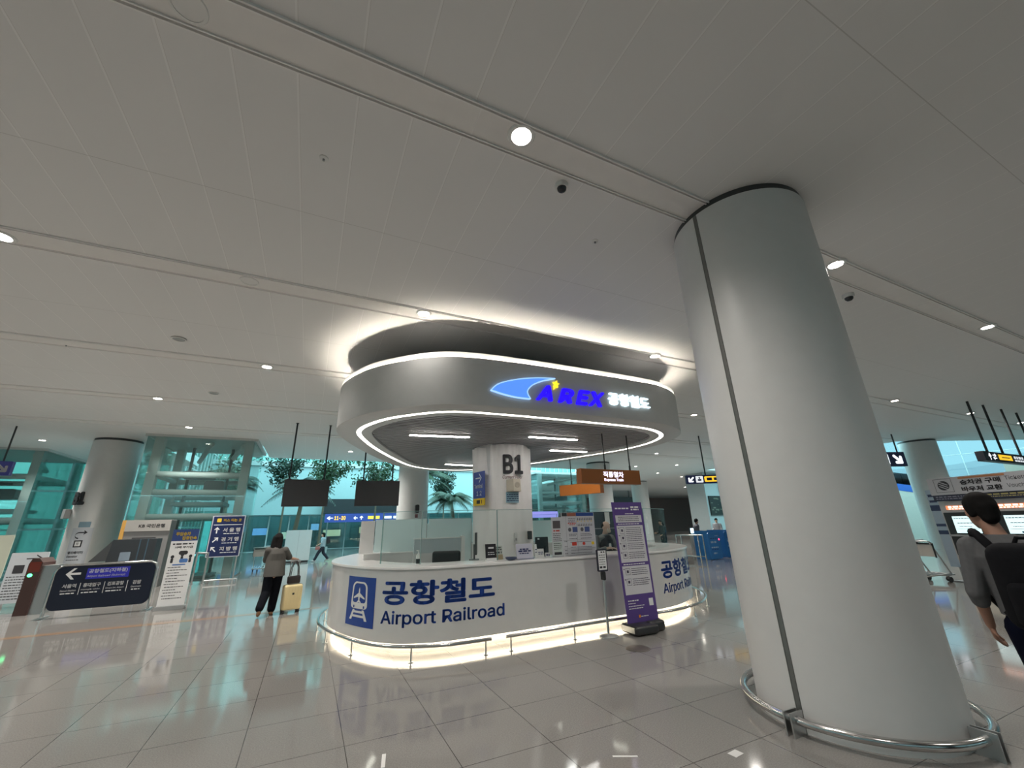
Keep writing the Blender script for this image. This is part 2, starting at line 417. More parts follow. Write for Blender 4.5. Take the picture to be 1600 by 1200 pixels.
# groove faces the camera's left: azimuth in the hall grid
BC = (4.71, 2.72)
column(BC[0], BC[1], 'large white round column in the foreground at right with a dark vertical joint strip', groove=math.radians(180.3))
column(4.75, 22.0, 'white round column behind the counter, left of the draped column')
LC = column(-7.5, 22.1, 'white round column at far left with dark ring top and lift notices')
column(16.9, 22.1, 'grey round column with dark ring top behind the orange train sign')
column(29.1, 31.8, 'distant pale round column right of the orange train sign')
column(29.3, 10.3, 'white round column at far right lit by a lamp at its top, behind the ticket machines')
r_ = .777+.105
t = thing('column_guard_rail', 'polished steel guard ring around the foot of the big foreground column', 'guard rail', E(*BC), PHI)
part('ring', MB().tube([(r_*math.cos(2*PI*k/96), r_*math.sin(2*PI*k/96), .115) for k in range(96)], .032, 12, closed=True), CHROME, t, 60)
for k in range(4):
    a = math.radians(180.3+90*k)
    m = MB()
    for d in (-.03, .03):
        m.box(((r_-.01)*math.cos(a+d), (r_-.01)*math.sin(a+d), .085), (.16, .012, .17), a+d)
    part('bracket', m, STEEL, t)

# ------------------------------------------------------------------ closed curves for canopy and counter
def catmull(P, n=200):
    out = []; m = len(P)
    for i in range(m):
        p0, p1, p2, p3 = (Vector(P[(i+k-1) % m]) for k in range(4))
        for j in range(24):
            t = j/24
            out.append(.5*((2*p1)+(p2-p0)*t+(2*p0-5*p1+4*p2-p3)*t*t+(3*p1-p0-3*p2+p3)*t**3))
    for _ in range(20): out = [(out[i-1]+2*out[i]+out[(i+1) % len(out)])/4 for i in range(len(out))]
    L = [0]
    for i in range(len(out)): L.append(L[-1]+(out[(i+1) % len(out)]-out[i]).length)
    res = []; i = 0
    for k in range(n):
        s = L[-1]*k/n
        while L[i+1] < s: i += 1
        f = (s-L[i])/max(1e-9, L[i+1]-L[i]); res.append(out[i].lerp(out[(i+1) % len(out)], f))
    return res, L[-1]
class Curve:
    def __init__(c, P, n=200):
        c.p, c.L = catmull(P, n); c.n = n; c.nr = []
        for i in range(n):
            t = (c.p[(i+1) % n]-c.p[i-1]).normalized(); c.nr.append(Vector((t.y, -t.x)))
    def at(c, s, off=0.):
        f = (s/c.L*c.n) % c.n; i = int(f); f -= i; j = (i+1) % c.n
        return c.p[i].lerp(c.p[j], f)+off*c.nr[i].lerp(c.nr[j], f).normalized()
    def s_near(c, a, b): return min(range(c.n), key=lambda i: (c.p[i]-Vector((a, b))).length)*c.L/c.n
    def off(c, o): return [c.p[i]+o*c.nr[i] for i in range(c.n)]
    def shell(c, prof, closed=False):                      # sweep a list of (offset, z) round the curve
        vs = []; fs = []; m = len(prof)
        for i in range(c.n):
            for o, z in prof: q = c.p[i]+o*c.nr[i]; vs.append((q.x, q.y, z))
        for i in range(c.n):
            j = (i+1) % c.n
            for k in range(m if closed else m-1):
                l = (k+1) % m; fs.append((i*m+k, j*m+k, j*m+l, i*m+l))
        return MB().add(vs, fs)
    def strip(c, s0, s1, prof, step=.05, closed=True):     # the same over part of the curve, capped
        N = max(2, int((s1-s0)/step)); vs = []; fs = []; m = len(prof)
        for i in range(N+1):
            for o, z in prof: q = c.at(s0+(s1-s0)*i/N, o); vs.append((q.x, q.y, z))
        for i in range(N):
            for k in range(m if closed else m-1):
                l = (k+1) % m; fs.append((i*m+k, (i+1)*m+k, (i+1)*m+l, i*m+l))
        if closed: fs += [tuple(range(m)), tuple(N*m+k for k in range(m-1, -1, -1))]
        return MB().add(vs, fs)
    def wrap(c, mb, s0, off):                              # bend a flat print (x, -, z) onto the curve; x = arc length
        me = mb.mesh('w'); b = bmesh.new(); b.from_mesh(me); bpy.data.meshes.remove(me); bmesh.ops.triangulate(b, faces=b.faces[:])
        x0 = min(v.co.x for v in b.verts); x1 = max(v.co.x for v in b.verts); x = x0+.05
        while x < x1:
            bmesh.ops.bisect_plane(b, geom=b.verts[:]+b.edges[:]+b.faces[:], plane_co=(x, 0, 0), plane_no=(1, 0, 0)); x += .05
        out = MB(); b.verts.index_update()
        vs = []
        for v in b.verts:
            q = c.at(s0+v.co.x, off-v.co.y); vs.append((q.x, q.y, v.co.z))
        out.add(vs, [tuple(v.index for v in f.verts) for f in b.faces]); b.free()
        return out

# ------------------------------------------------------------------ the sign canopy
KC = Curve([(2.2, 7.0), (1.51, 7.5), (1.03, 8.16), (.75, 9.18), (1.01, 10.3), (1.62, 11.8), (2.7, 13.9), (3.5, 14.75), (4.5, 15.05), (5.5, 14.7), (6.2, 13.8),
            (7.15, 12.0), (7.95, 10.0), (8.15, 9.1), (8.1, 8.2), (7.7, 7.4), (6.9, 6.95), (5.95, 6.86), (4.5, 6.86), (3.33, 6.88)][::-1])
FASC = mat('canopy_white', (.60, .60, .59), .42)
kt = thing('sign_canopy', 'large white rounded hanging canopy with light strips and train lettering over the counter', 'sign canopy', (0, 0, 0), PHI)
part('fascia', KC.shell([(-.02, 3.70), (.44, 3.70), (.46, 3.715), (.466, 4.60), (.466, 4.612), (.460, 4.612), (.460, 4.596), (.40, 4.596)]), FASC, kt, 40)
part('top_light_strip', KC.shell([(.459, 4.602), (.449, 4.602)]), mat('led_cove', (.9, .88, .82), .5, emit=(1., .92, .78), es=230., var=0), kt)
part('lit_rim_wall', KC.shell([(.445, 4.595), (.445, 4.72)]), mat('rim_white', (.80, .79, .77), .5), kt)
part('top_cover', KC.shell([(.445, 4.72), (.44, 4.722), (-.5, 4.722), (-.5, 4.6)]).add([(p.x, p.y, 4.72) for p in KC.off(-.45)], [tuple(range(KC.n))]), mat('canopy_top', (.30, .30, .30), .7), kt)
part('soffit_light_strip', KC.shell([(.05, 3.698), (-.05, 3.698)]), mat('led_soffit', (.9, .88, .82), .5, emit=(1., .94, .82), es=6., var=0), kt)
part('inner_soffit', KC.shell([(-.05, 3.70), (-.27, 3.70), (-.27, 3.86)]), FASC, kt, 30)
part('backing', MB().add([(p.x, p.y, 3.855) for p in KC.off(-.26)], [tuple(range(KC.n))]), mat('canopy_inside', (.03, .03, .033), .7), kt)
sl = MB(); inner = KC.off(-.28); y = 7.0
while y < 14.8:
    xs = []
    for i in range(KC.n):
        p, q = inner[i], inner[(i+1) % KC.n]
        if (p.y-y)*(q.y-y) < 0: xs.append(p.x+(q.x-p.x)*(y-p.y)/(q.y-p.y))
    xs.sort()
    for a, b in zip(xs[::2], xs[1::2]): sl.bx(a, b, y-.034, y+.034, 3.74, 3.80)
    y += .135
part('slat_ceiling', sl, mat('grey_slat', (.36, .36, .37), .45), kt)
for (a, b), (c, d) in [((1.87, 9.31), (3.24, 9.11)), ((4.61, 8.61), (5.96, 8.57)), ((6.1, 10.13), (7.3, 10.06)), ((4.0, 13.62), (5.0, 13.72))]:
    ln = math.hypot(c-a, d-b); an = math.atan2(d-b, c-a)
    lt = part('linear_light', MB().box(((a+c)/2, (b+d)/2, 3.725), (ln+.04, .12, .04), an), WHITE, kt)
    part('tube_lens', MB().box(((a+c)/2, (b+d)/2, 3.7), (ln, .09, .012), an), LEDC, lt)
SF = KC.s_near(4.5, 6.86)
def ksx(e1): return SF+(e1-4.5)                         # arc length of a front position
def put_canopy(mb, x0, off, depth, m, name, label=None):
    front = KC.wrap(mb, 0, .46+off+depth)
    return front
def canopy_sign(name, mb, m, thick=.05, label=None, smooth=None):
    """mb: flat print in (e1, 0, z); built as a raised letter on the fascia"""
    me = mb.mesh('x'); b = bmesh.new(); b.from_mesh(me); bpy.data.meshes.remove(me)
    bmesh.ops.remove_doubles(b, verts=b.verts, dist=1e-4)
    x = min(v.co.x for v in b.verts)+.1; xe = max(v.co.x for v in b.verts)
    while x < xe:
        bmesh.ops.bisect_plane(b, geom=b.verts[:]+b.edges[:]+b.faces[:], plane_co=(x, 0, 0), plane_no=(1, 0, 0)); x += .1
    g = bmesh.ops.extrude_face_region(b, geom=b.faces[:])
    for v in [e for e in g['geom'] if isinstance(e, bmesh.types.BMVert)]: v.co.y -= thick
    b.verts.index_update(); o = MB(); vs = []
    for v in b.verts:
        q = KC.at(ksx(v.co.x), .465-v.co.y); vs.append((q.x, q.y, v.co.z))
    o.add(vs, [tuple(v.index for v in f.verts) for f in b.faces]); b.free()
    return part(name, o, m, kt, smooth, label)
def smooth_poly(P, n=8, sharp=()):
    out = []; m = len(P)
    for i in range(m):
        p0, p1, p2, p3 = (Vector(P[(i+k-1) % m]) for k in range(4))
        if i in sharp: p0 = p1-(p2-p1)*.2
        if (i+1) % m in sharp: p3 = p2+(p2-p1)*.2
        for j in range(n):
            t = j/n; out.append(.5*((2*p1)+(p2-p0)*t+(2*p0-5*p1+4*p2-p3)*t*t+(3*p1-p0-3*p2+p3)*t**3))
    return [(p.x, p.y) for p in out]
LB = mat('lit_sky_blue', (.10, .25, .8), .4, emit=(.10, .30, .98), es=.85, var=0)
LR = mat('lit_royal_blue', (.02, .01, .6), .4, emit=(.022, .004, .80), es=1.0, var=0)
LW = mat('lit_white', (.8, .9, .95), .4, emit=(.74, .92, 1.), es=1.5, var=0)
LY = mat('lit_yellow', (.9, .7, .05), .4, emit=(1., .80, .03), es=1.0, var=0)
wing = smooth_poly([(2.78, 4.00), (2.93, 4.14), (3.28, 4.26), (3.70, 4.34), (4.08, 4.375), (3.82, 4.30), (3.60, 4.19), (3.49, 4.07), (3.49, 3.99), (3.54, 3.905), (3.27, 3.91), (3.00, 3.945)], 6, (0, 4, 9))
canopy_sign('wing_emblem', MB().poly(wing, 0), LB, .04, 'glowing light blue swoosh emblem')
rim = MB()
for i in range(len(wing)):
    a, b = Vector(wing[i]), Vector(wing[(i+1) % len(wing)]); d = (b-a)
    if d.length < 1e-5: continue
    n = Vector((d.y, -d.x)).normalized()*.008
    rim.add([(a.x-n.x, 0, a.y-n.y), (b.x-n.x, 0, b.y-n.y), (b.x+n.x, 0, b.y+n.y), (a.x+n.x, 0, a.y+n.y)], [(0, 1, 2, 3)])
canopy_sign('emblem_outline', rim, mat('lit_pale_blue', (.4, .6, .9), .4, emit=(.35, .6, 1.), es=1., var=0), .046)
let = MB()
for ch, x0, x1, z0, z1 in [('A', 3.66, 4.00, 3.90, 4.215), ('R', 4.13, 4.50, 3.90, 4.20), ('E', 4.54, 4.89, 3.90, 4.21), ('X', 4.84, 5.24, 3.90, 4.215)]:
    let.text(ch, (x0+x1)/2, (z0+z1)/2, x1-x0, z1-z0, bold=.028, shear=.28)
canopy_sign('train_lettering', let, LR, .05, 'glowing royal blue slanted letters')
st = []
for k in range(10):
    r = .075 if k % 2 == 0 else .032; a = math.radians(80+36*k); st.append((4.10+r*math.cos(a), 4.265+r*math.sin(a)))
canopy_sign('star_emblem', MB().poly(st, 0).poly([(4.06, 4.22), (4.11, 4.21), (4.045, 4.15)], 0), LY, .05, 'glowing yellow star')
canopy_sign('korean_lettering', MB().text('공항철도', 5.90, 4.115, 1.10, .265, bold=.014), LW, .04, 'glowing white Korean letters')

# ------------------------------------------------------------------ the round information counter
CC = Curve([(.49, 8.8), (.55, 8.2), (.71, 7.62), (.98, 7.05), (1.33, 6.66), (1.8, 6.46), (2.4, 6.41), (3.4, 6.42), (4.5, 6.44), (5.6, 6.45), (6.3, 6.5), (6.9, 6.70), (7.45, 6.98), (7.95, 7.42), (8.3, 7.97), (8.48, 8.7),
            (8.4, 9.8), (7.9, 11.2), (7.0, 12.9), (6.1, 14.2), (5.2, 14.85), (4.2, 14.9), (3.3, 14.4), (2.3, 13.0), (1.3, 11.3), (.65, 9.8)], 220)
ct = thing('information_counter', 'long white rounded information counter with blue railway lettering and light under its base', 'counter', (0, 0, 0), PHI)
CNT = mat('counter_white', (.66, .655, .64), .22, coat=.3)
part('front_panel', CC.shell([(-.10, .15), (0, .15), (0, 1.105), (-.02, 1.105)]), CNT, ct, 40)
part('countertop', CC.shell([(-.66, 1.10), (-.66, 1.14), (.018, 1.14), (.025, 1.13), (.025, 1.105), (-.02, 1.10)], True), mat('counter_top_white', (.76, .75, .73), .18), ct, 40)
part('inner_panel', CC.shell([(-.64, 1.10), (-.64, 0), (-.62, 0), (-.62, 1.10)]), CNT, ct, 40)
part('plinth', CC.shell([(-.16, 0), (-.16, .16), (-.20, .16), (-.20, 0)], True), mat('plinth_white', (.72, .70, .66), .4), ct, 40)
part('base_light_strip', CC.shell([(-.105, .135), (-.155, .135)]), mat('led_base', (.9, .88, .82), .5, emit=(1., .87, .66), es=20., var=0), ct)
SC = CC.s_near(4.5, 6.44)
s_l = SC-3.36
# pictogram panel: train, aeroplane, track
sE = CC.s_near(.85, 7.3)-.37
wE, z0, z1 = .74, .31, .985
part('train_pictogram', CC.wrap(MB().quad(0, wE, z0, z1, 0), sE, .004), BLUE, ct, label='blue pictogram panel with white train and aeroplane')
def U(u, v): return (u*wE, z0+v*(z1-z0))
def ring_poly(mb, o, i, y):
    n = len(o)
    for k in range(n):
        l = (k+1) % n; mb.add([(o[k][0], y, o[k][1]), (o[l][0], y, o[l][1]), (i[l][0], y, i[l][1]), (i[k][0], y, i[k][1])], [(0, 1, 2, 3)])
def rr(x0, x1, y0, y1, r, top, n=6):                     # train front: rounded, narrower at the top
    pts = []
    for cx, cy, a0 in ((x1-r, y1-r*.8, 0), (x0+r, y1-r*.8, 90), (x0+r*.6, y0+r*.6, 180), (x1-r*.6, y0+r*.6, 270)):
        q = r if a0 < 180 else r*.6
        for k in range(n+1):
            a = math.radians(a0+90*k/n); x = cx+q*math.cos(a); y = cy+q*math.sin(a)*.8
            f = (y-y0)/(y1-y0); pts.append(U(.5+(x-.5)*(1-top*f), y))
    return pts
pw = MB()
ring_poly(pw, rr(.19, .79, .33, .90, .16, .12), rr(.25, .73, .455, .865, .12, .12), 0)
for x in (.28, .62): pass
pl = [(0, .79), (.022, .74), (.025, .67), (.20, .575), (.20, .545), (.03, .59), (.022, .52), (.075, .485), (.075, .465), (0, .48)]
pw.poly([U(.49+x, y) for x, y in pl]+[U(.49-x, y) for x, y in pl[::-1]], 0)
for sg in (-1, 1): pw.poly([U(.49+sg*.13, .33), U(.49+sg*.20, .33), U(.49+sg*.32, .12), U(.49+sg*.235, .12)], 0)
for y, w in ((.285, .17), (.20, .22)): pw.poly([U(.49-w, y-.022), U(.49+w, y-.022), U(.49+w-.02, y+.022), U(.49-w+.02, y+.022)], 0)
part('pictogram_print', CC.wrap(pw, sE, .007), mat('pictogram_white', (.78, .78, .77), .4), ct)
for x in (.30, .66):
    part('pictogram_lamp', CC.wrap(MB().poly([U(x, .365), U(x+.045, .365), U(x+.045, .415), U(x, .415)], 0), sE, .010), BLUE, ct)
for s0 in (CC.s_near(1.12, 6.85)+.03, CC.s_near(6.18, 6.48)):
    part('korean_lettering', CC.wrap(MB().text('공항철도', 0, .80, 1.74, .325, bold=.036, align='l'), s0, .004), BLUE, ct, label='dark blue Korean letters')
    part('english_lettering', CC.wrap(MB().text('Airport Railroad', 0, .455, 1.90, .215, bold=.016, align='l'), s0, .004), BLUE, ct, label='dark blue English letters')
# guard rails in front of the counter
def roff(s):                                             # the rail draws closer round the two ends
    u = s-SC; return .33-.19*min(1, max(0, (-2.6-u)/1.6))-.15*min(1, max(0, (u-2.4)/1.6))
def crail(s0, s1, label):
    t = thing('counter_guard_rail', label, 'guard rail', (0, 0, 0), PHI)
    N = int((s1-s0)/.08); pts = [CC.at(s0+(s1-s0)*i/N, roff(s0+(s1-s0)*i/N)) for i in range(N+1)]
    part('rail', MB().tube([(p.x, p.y, .185) for p in pts], .022, 10), CHROME, t, 60)
    n = max(1, round((s1-s0)/.95))
    for k in range(n+1):
        q = s0+.08+(s1-s0-.16)*k/n; p = CC.at(q, roff(q))
        part('post', MB().tube([(p.x, p.y, 0), (p.x, p.y, .18)], .011, 8).lathe([(.035, 0), (.035, .006), (.012, .01)], (p.x, p.y, 0), 14), STEEL, t, 40)
crail(SC-7.6, SC-2.02, 'low steel guard rail curving round the left end of the white counter')
crail(SC-1.80, SC+.55, 'low straight steel guard rail before the middle of the white counter')
crail(SC+.95, SC+5.2, 'low steel guard rail curving round the right end of the white counter')
# glass screens
GE = glass('glass_screen', (.95, .98, .975), flat=.035)
GEDGE = mat('glass_edge', (.28, .42, .40), .2)
def screen(e0, s1, label, z1=1.94, frost=False):
    t = thing('glass_screen', label, 'glass screen', (0, 0, 0), PHI)
    part('pane', CC.strip(e0, s1, [(-.36, 1.142), (-.372, 1.142), (-.372, z1), (-.36, z1)], .1), GE, t, 30)
    part('edge_strip', CC.strip(e0, e0+.014, [(-.358, 1.142), (-.374, 1.142), (-.374, z1), (-.358, z1)], .02).add(*_sw(CC.strip(e0, s1, [(-.359, z1), (-.373, z1), (-.373, z1+.008), (-.359, z1+.008)], .1))), GEDGE, t)
    if frost:
        part('frosted_film', CC.strip(e0, s1, [(-.374, 1.15), (-.376, 1.15), (-.376, 1.80), (-.374, 1.80)], .1), FROST, t, 30)
def _sw(m): return m.v, m.f
b0 = SC-3.05+.0
for s0, s1, l in [(SC-4.15, SC-3.09, 'curved clear glass screen at the left end of the counter'),
                  (SC-3.07, SC-1.63, 'clear glass screen on the counter, left of the draped column'),
                  (SC-1.61, SC-.20, 'clear glass screen on the counter before the draped column'),
                  (SC-.18, SC+1.25, 'clear glass screen behind the price boards on the counter'),
                  (SC+1.85, SC+3.6, 'curved greenish glass screen at the right end of the counter')]:
    screen(s0, s1, l)
for k in range(2, 6):
    s0 = SC-9.6-2.05*k
    screen(s0, s0+2.0, ['frosted glass screen at the back left of the counter, nearest', 'frosted glass screen at the back left of the counter, second', 'frosted glass screen on the rear of the counter left of the draped column',
           'frosted glass screen on the rear of the counter behind the draped column', 'frosted glass screen on the rear of the counter behind the price boards', 'frosted glass screen at the rear right of the counter'][k], 1.98, True)

# ------------------------------------------------------------------ column notices, drape
DC = (4.71, 10.5)
t = thing('draped_column', 'round column wrapped in white cloth with big black B1 lettering, inside the counter', 'column', E(*DC), PHI)
part('shaft', MB().lathe([(.74, 0), (.74, ZC)], (0, 0, 0), 64), COLW, t, 30)
dr = MB(); N = 220; prof = []
rng = random.Random(3)
ph = [rng.uniform(0, 6.28) for _ in range(5)]
zs = [0.02, .6, 1.2, 1.8, 2.4, 2.9, 3.2, 3.45, 3.62, 3.70]
for z in zs:
    amp = .006+.034*(max(0, z-2.0)/1.7)**1.5
    for k in range(N):
        a = 2*PI*k/N; w = sum(math.sin(a*f+p+z*.5*s_) for f, p, s_ in zip((7, 11, 17, 23, 5), ph, (1, -1, .6, .4, .8)))/2.2
        # folds gather on the camera's left
        g = max(.12, math.cos(a-math.radians(228)))**2
        r = .80+amp*w*(.35+1.6*g)
        dr.v.append((r*math.cos(a), r*math.sin(a), z+(.03*math.sin(3*a)+.015*math.sin(8*a) if z > 3.65 else 0)))
for i in range(len(zs)-1):
    for k in range(N):
        l = (k+1) % N; dr.f.append((i*N+k, i*N+l, (i+1)*N+l, (i+1)*N+k))
part('cloth_wrap', dr, mat('white_cloth', (.84, .81, .79), .75), t, 80)
def on_cyl(mb, R):                                       # bend (x, y, z) round a cylinder, x=0 facing -y
    out = MB(); me = mb.mesh('w'); b = bmesh.new(); b.from_mesh(me); bpy.data.meshes.remove(me)
    x = min(v.co.x for v in b.verts)+.04; xe = max(v.co.x for v in b.verts)
    while x < xe:
        bmesh.ops.bisect_plane(b, geom=b.verts[:]+b.edges[:]+b.faces[:], plane_co=(x, 0, 0), plane_no=(1, 0, 0)); x += .04
    b.verts.index_update(); vs = []
    for v in b.verts:
        a = v.co.x/R-PI/2; r = R-v.co.y; vs.append((r*math.cos(a), r*math.sin(a), v.co.z))
    out.add(vs, [tuple(v.index for v in f.verts) for f in b.faces]); b.free()
    return out
def raised(mb, d):                                       # extrude a flat print towards -y
    me = mb.mesh('w'); b = bmesh.new(); b.from_mesh(me); bpy.data.meshes.remove(me); bmesh.ops.remove_doubles(b, verts=b.verts, dist=1e-4)
    g = bmesh.ops.extrude_face_region(b, geom=b.faces[:])
    for v in [e for e in g['geom'] if isinstance(e, bmesh.types.BMVert)]: v.co.y -= d
    b.verts.index_update(); o = MB().add([v.co[:] for v in b.verts], [tuple(v.index for v in f.verts) for f in b.faces]); b.free()
    return o
# the visible side of this column looks toward the camera: 27 deg left of its -y
part('floor_lettering', on_cyl(raised(MB().text('B1', -.045, 3.19, .56, .50, bold=.02), .03), .83), INK, t, label='big black B1 letters')
part('caption_print', on_cyl(MB().text('Current Floor', -.06, 2.86, .56, .085, bold=.012, shear=.2), .835), mat('caption_grey', (.28, .18, .17), .5), t)
part('notice_print', on_cyl(MB().quad(-.26, .09, 2.22, 2.48, 0), .832), mat('pale_blue_print', (.30, .47, .56), .5), t, label='pale blue notice')
nb = MB()
for k in range(4): nb.dashes(-.24, .08, 2.27+.05*k, .02, 0, k)
part('notice_lettering', on_cyl(nb, .834), NAVY, t)
sp = MB().xf(Matrix.Identity(4))
st_ = thing('wall_speaker', 'beige wall speaker box fixed on the cloth-wrapped column under the B1 letters', 'speaker', E(*DC), PHI)
sb = MB().add([(-.24, -.80, 2.49), (.10, -.80, 2.49), (.10, -.80, 2.79), (-.24, -.80, 2.79), (-.12, -.99, 2.49), (.08, -.99, 2.49), (.08, -.96, 2.80), (-.12, -.96, 2.80)],
              [(0, 1, 2, 3), (4, 7, 6, 5), (0, 4, 5, 1), (3, 2, 6, 7), (1, 5, 6, 2), (0, 3, 7, 4)])
part('box', sb, mat('beige_plastic', (.58, .52, .42), .5), st_)
part('grille', MB().lathe([(.075, 0), (.06, .008), (.02, .004), (.0001, .004)], (0, 0, 0), 24).xf(Matrix.Translation((-.02, -.985, 2.65)) @ Matrix.Rotation(math.radians(97), 4, 'X')), mat('beige_grille', (.45, .40, .32), .6), st_)
for z, x, l in [(1.43, .42, 'black square wall reader on the draped column')]:
    single('card_reader', MB().rbox(-.075, .075, -.04, 0, -.10, .10, .02), BLACK, l, 'card reader', E(DC[0]+x-.03, DC[1]-.745, z), PHI+math.radians(28))
ph_ = thing('intercom', 'white intercom handset on the draped column above the counter', 'intercom', E(DC[0]-.03, DC[1]-.81, 1.4), PHI)
part('body', MB().rbox(-.04, .04, -.04, 0, -.1, .1, .015), WHITE, ph_); part('buttons', MB().quad(-.02, .02, -.08, -.02, -.042), GREY, ph_)
sg = thing('column_sign', 'blue and yellow direction sign with white arrow on the left flank of the draped column', 'sign', E(DC[0], DC[1]), PHI+math.radians(-80))
part('panel', MB().rbox(-.10, .45, -.86, -.835, 2.36, 3.03, .01), mat('sign_blue', (.05, .08, .30), .4), sg)
part('yellow_panel', MB().rbox(-.10, .45, -.862, -.835, 2.18, 2.35, .01), YELL, sg)
ar = MB().poly([(.02, 2.85), (.26, 2.85), (.26, 2.88), (.02, 2.88)], -.865).poly([(.18, 2.75), (.22, 2.75), (.33, 2.865), (.22, 2.98), (.18, 2.98), (.285, 2.865)], -.866)
ar.text('Terminal', .17, 2.66, .4, .11, -.865, bold=.02).text('1 2', .2, 2.48, .25, .12, -.865, bold=.02)
part('white_print', ar, PAPER, sg); part('dark_print', MB().dashes(.08, .34, 2.265, .09, -.866, 3), INK, sg)
# notices on the far-left column
q = thing('column_notice', 'white lift direction notice with curved arrow on the far left column', 'notice', E(-7.5, 22.1), PHI+math.radians(-7))
part('sheet', on_cyl(MB().quad(-.28, .34, .75, 1.98, 0), .782), mat('notice_white', (.52, .54, .58), .5), q)
na = MB()
arc = [(-.02+.12*math.cos(math.radians(a)), 1.72+.10*math.sin(math.radians(a))) for a in range(90, 271, 20)]
for (x0, z0_), (x1, z1_) in zip(arc, arc[1:]):
    na.add([(x0*1.0, 0, z0_-.018), (x1, 0, z1_-.018), (x1, 0, z1_+.018), (x0, 0, z0_+.018)], [(0, 1, 2, 3)])
na.quad(-.02, .14, 1.80, 1.84, 0).poly([(.10, 1.74), (.20, 1.82), (.10, 1.90), (.10, 1.86), (.14, 1.82), (.10, 1.78)], 0)
na.quad(-.11, .13, 1.31, 1.55, 0)
na.text('엘리베이터', 0, 1.13, .44, .1, bold=.03).text('Elevator', -.05, 1.0, .32, .075, bold=.02).dashes(-.2, .2, .88, .025, 0, 4)
part('dark_print', on_cyl(na, .786), INK, q)
part('lift_symbol', on_cyl(MB().quad(-.07, .09, 1.35, 1.51, 0).quad(-.04, .06, 1.38, 1.48, 0), .789), PAPER, q)
part('blue_strip', on_cyl(MB().quad(-.13, .22, 2.0, 2.2, 0), .782), mat('pale_blue_print2', (.20, .30, .36), .5), q)
q = thing('column_letters', 'black B1 letters with caption on the far left column', 'sign', E(-7.5, 22.1), PHI+math.radians(-38))
part('letters', on_cyl(raised(MB().text('B1', 0, 3.05, .52, .48, bold=.05), .05), .79), INK, q)
part('caption', on_cyl(MB().text('Current Floor', 0, 2.73, .5, .08, bold=.012, shear=.2), .79), PAPER, q)
single('wall_box', MB().rbox(-.12, .12, -.18, 0, -.17, .17, .02), GREY, 'small dark box on the left side of the far left column', 'speaker', E(-8.22, 21.75, 2.5), PHI-.9)
dv = thing('wall_camera', 'black security camera on the plain white column behind the counter', 'security camera', E(4.8, 21.22, 2.55), PHI)
part('body', MB().rbox(-.09, .09, -.2, .01, -.2, .2, .06), BLACK, dv); part('bracket', MB().bx(-.07, .07, -.03, .01, -.42, -.25), mat('dark_red', (.2, .05, .06), .5), dv)

# ------------------------------------------------------------------ lift shafts of glass and steel
FRM = mat('shaft_frame_steel', (.55, .57, .56), .45)
LIFT = mat('lift_cabin', (.12, .16, .16), .4)
def shaft(x0, x1, y0, y1, h, label, beams, loc=(0, 0), bw=.30):
    t = thing('lift_shaft', label, 'lift shaft', E(*loc), PHI)
    for x in (x0+.35, x1-.2):
        for y in (y0+.25, y1-.25): part('post', MB().rbox(x-bw/2, x+bw/2, y-bw/2, y+bw/2, 0, h, .02), FRM, t)
    for i, z in enumerate(beams):
        for y in (y0+.25, y1-.25): part('beam', MB().tube([(x0+.35, y, z), (x1-.2, y, z)], .12, 10), FRM, t, 40)
        part('side_beam', MB().tube([(x1-.2, y0+.25, z), (x1-.2, y1-.25, z)], .10, 10), FRM, t, 40)
        part('side_beam', MB().tube([(x0+.35, y0+.25, z), (x0+.35, y1-.25, z)], .10, 10), FRM, t, 40)
    zs = [0.02]+list(beams)+[h]
    for y in (y0, y1): part('glass_wall', MB().bx(x0, x1, y-.008, y+.008, .05, h), TEALG, t)
    for x in (x0, x1): part('glass_wall', MB().bx(x-.008, x+.008, y0, y1, .05, h), TEALG, t)
    part('roof', MB().bx(x0-.1, x1+.1, y0, y1+.3, h, h+.15), FRM, t)
    g = MB()
    for x in (x0+1.0, x1-1.1): g.bx(x-.05, x+.05, y1-1.2, y1-1.1, 0, h)
    part('guide_rail', g, DARK, t)
    for x in (x0+1.1, x1-1.3): part('roof_truss', MB().tube([(x, y1-.3, h-.5), (x+.9, y0+.35, h-.15)], .10, 10), FRM, t, 40)
    cbn = MB().bx(x0+.9, x1-.9, y0+1.2, y1-.8, 2.75, 2.9).bx(x0+.9, x1-.9, y0+1.2, y1-.8, 0.02, .1)
    part('lift_car', cbn, LIFT, t)
    part('lift_door', MB().bx(x0+1.1, (x0+x1)/2-.02, y1-.9, y1-.85, .1, 2.6).bx((x0+x1)/2+.02, x1-1.1, y1-.9, y1-.85, .1, 2.6), glass('lift_door_glass', (.5, .75, .72)), t)
    part('machine', MB().rbox(x0+1.0, x0+2.1, y0+1.3, y0+2.0, 3.85, 4.15, .1).tube([(x0+1.2, y0+1.2, 4.1), (x1-1.2, y0+1.2, 3.95)], .06, 8).rbox(x1-1.7, x1-1.0, y0+1.2, y0+1.7, 3.3, 3.75, .1), DARK, t)
    return t
shaft(-6.0, -2.44, 20.0, 23.6, 5.3, 'glass lift shaft with grey steel beams left of the woman with the suitcase', (2.3, 3.2, 3.88))
shaft(-15.4, -10.9, 25.0, 29.0, 5.3, 'glass lift shaft at the far left behind the ticket gate', (2.4, 4.2))
shaft(15.2, 19.6, 27.5, 31.5, 5.3, 'glass lift shaft behind the orange train signs', (2.3, 3.2, 3.9))

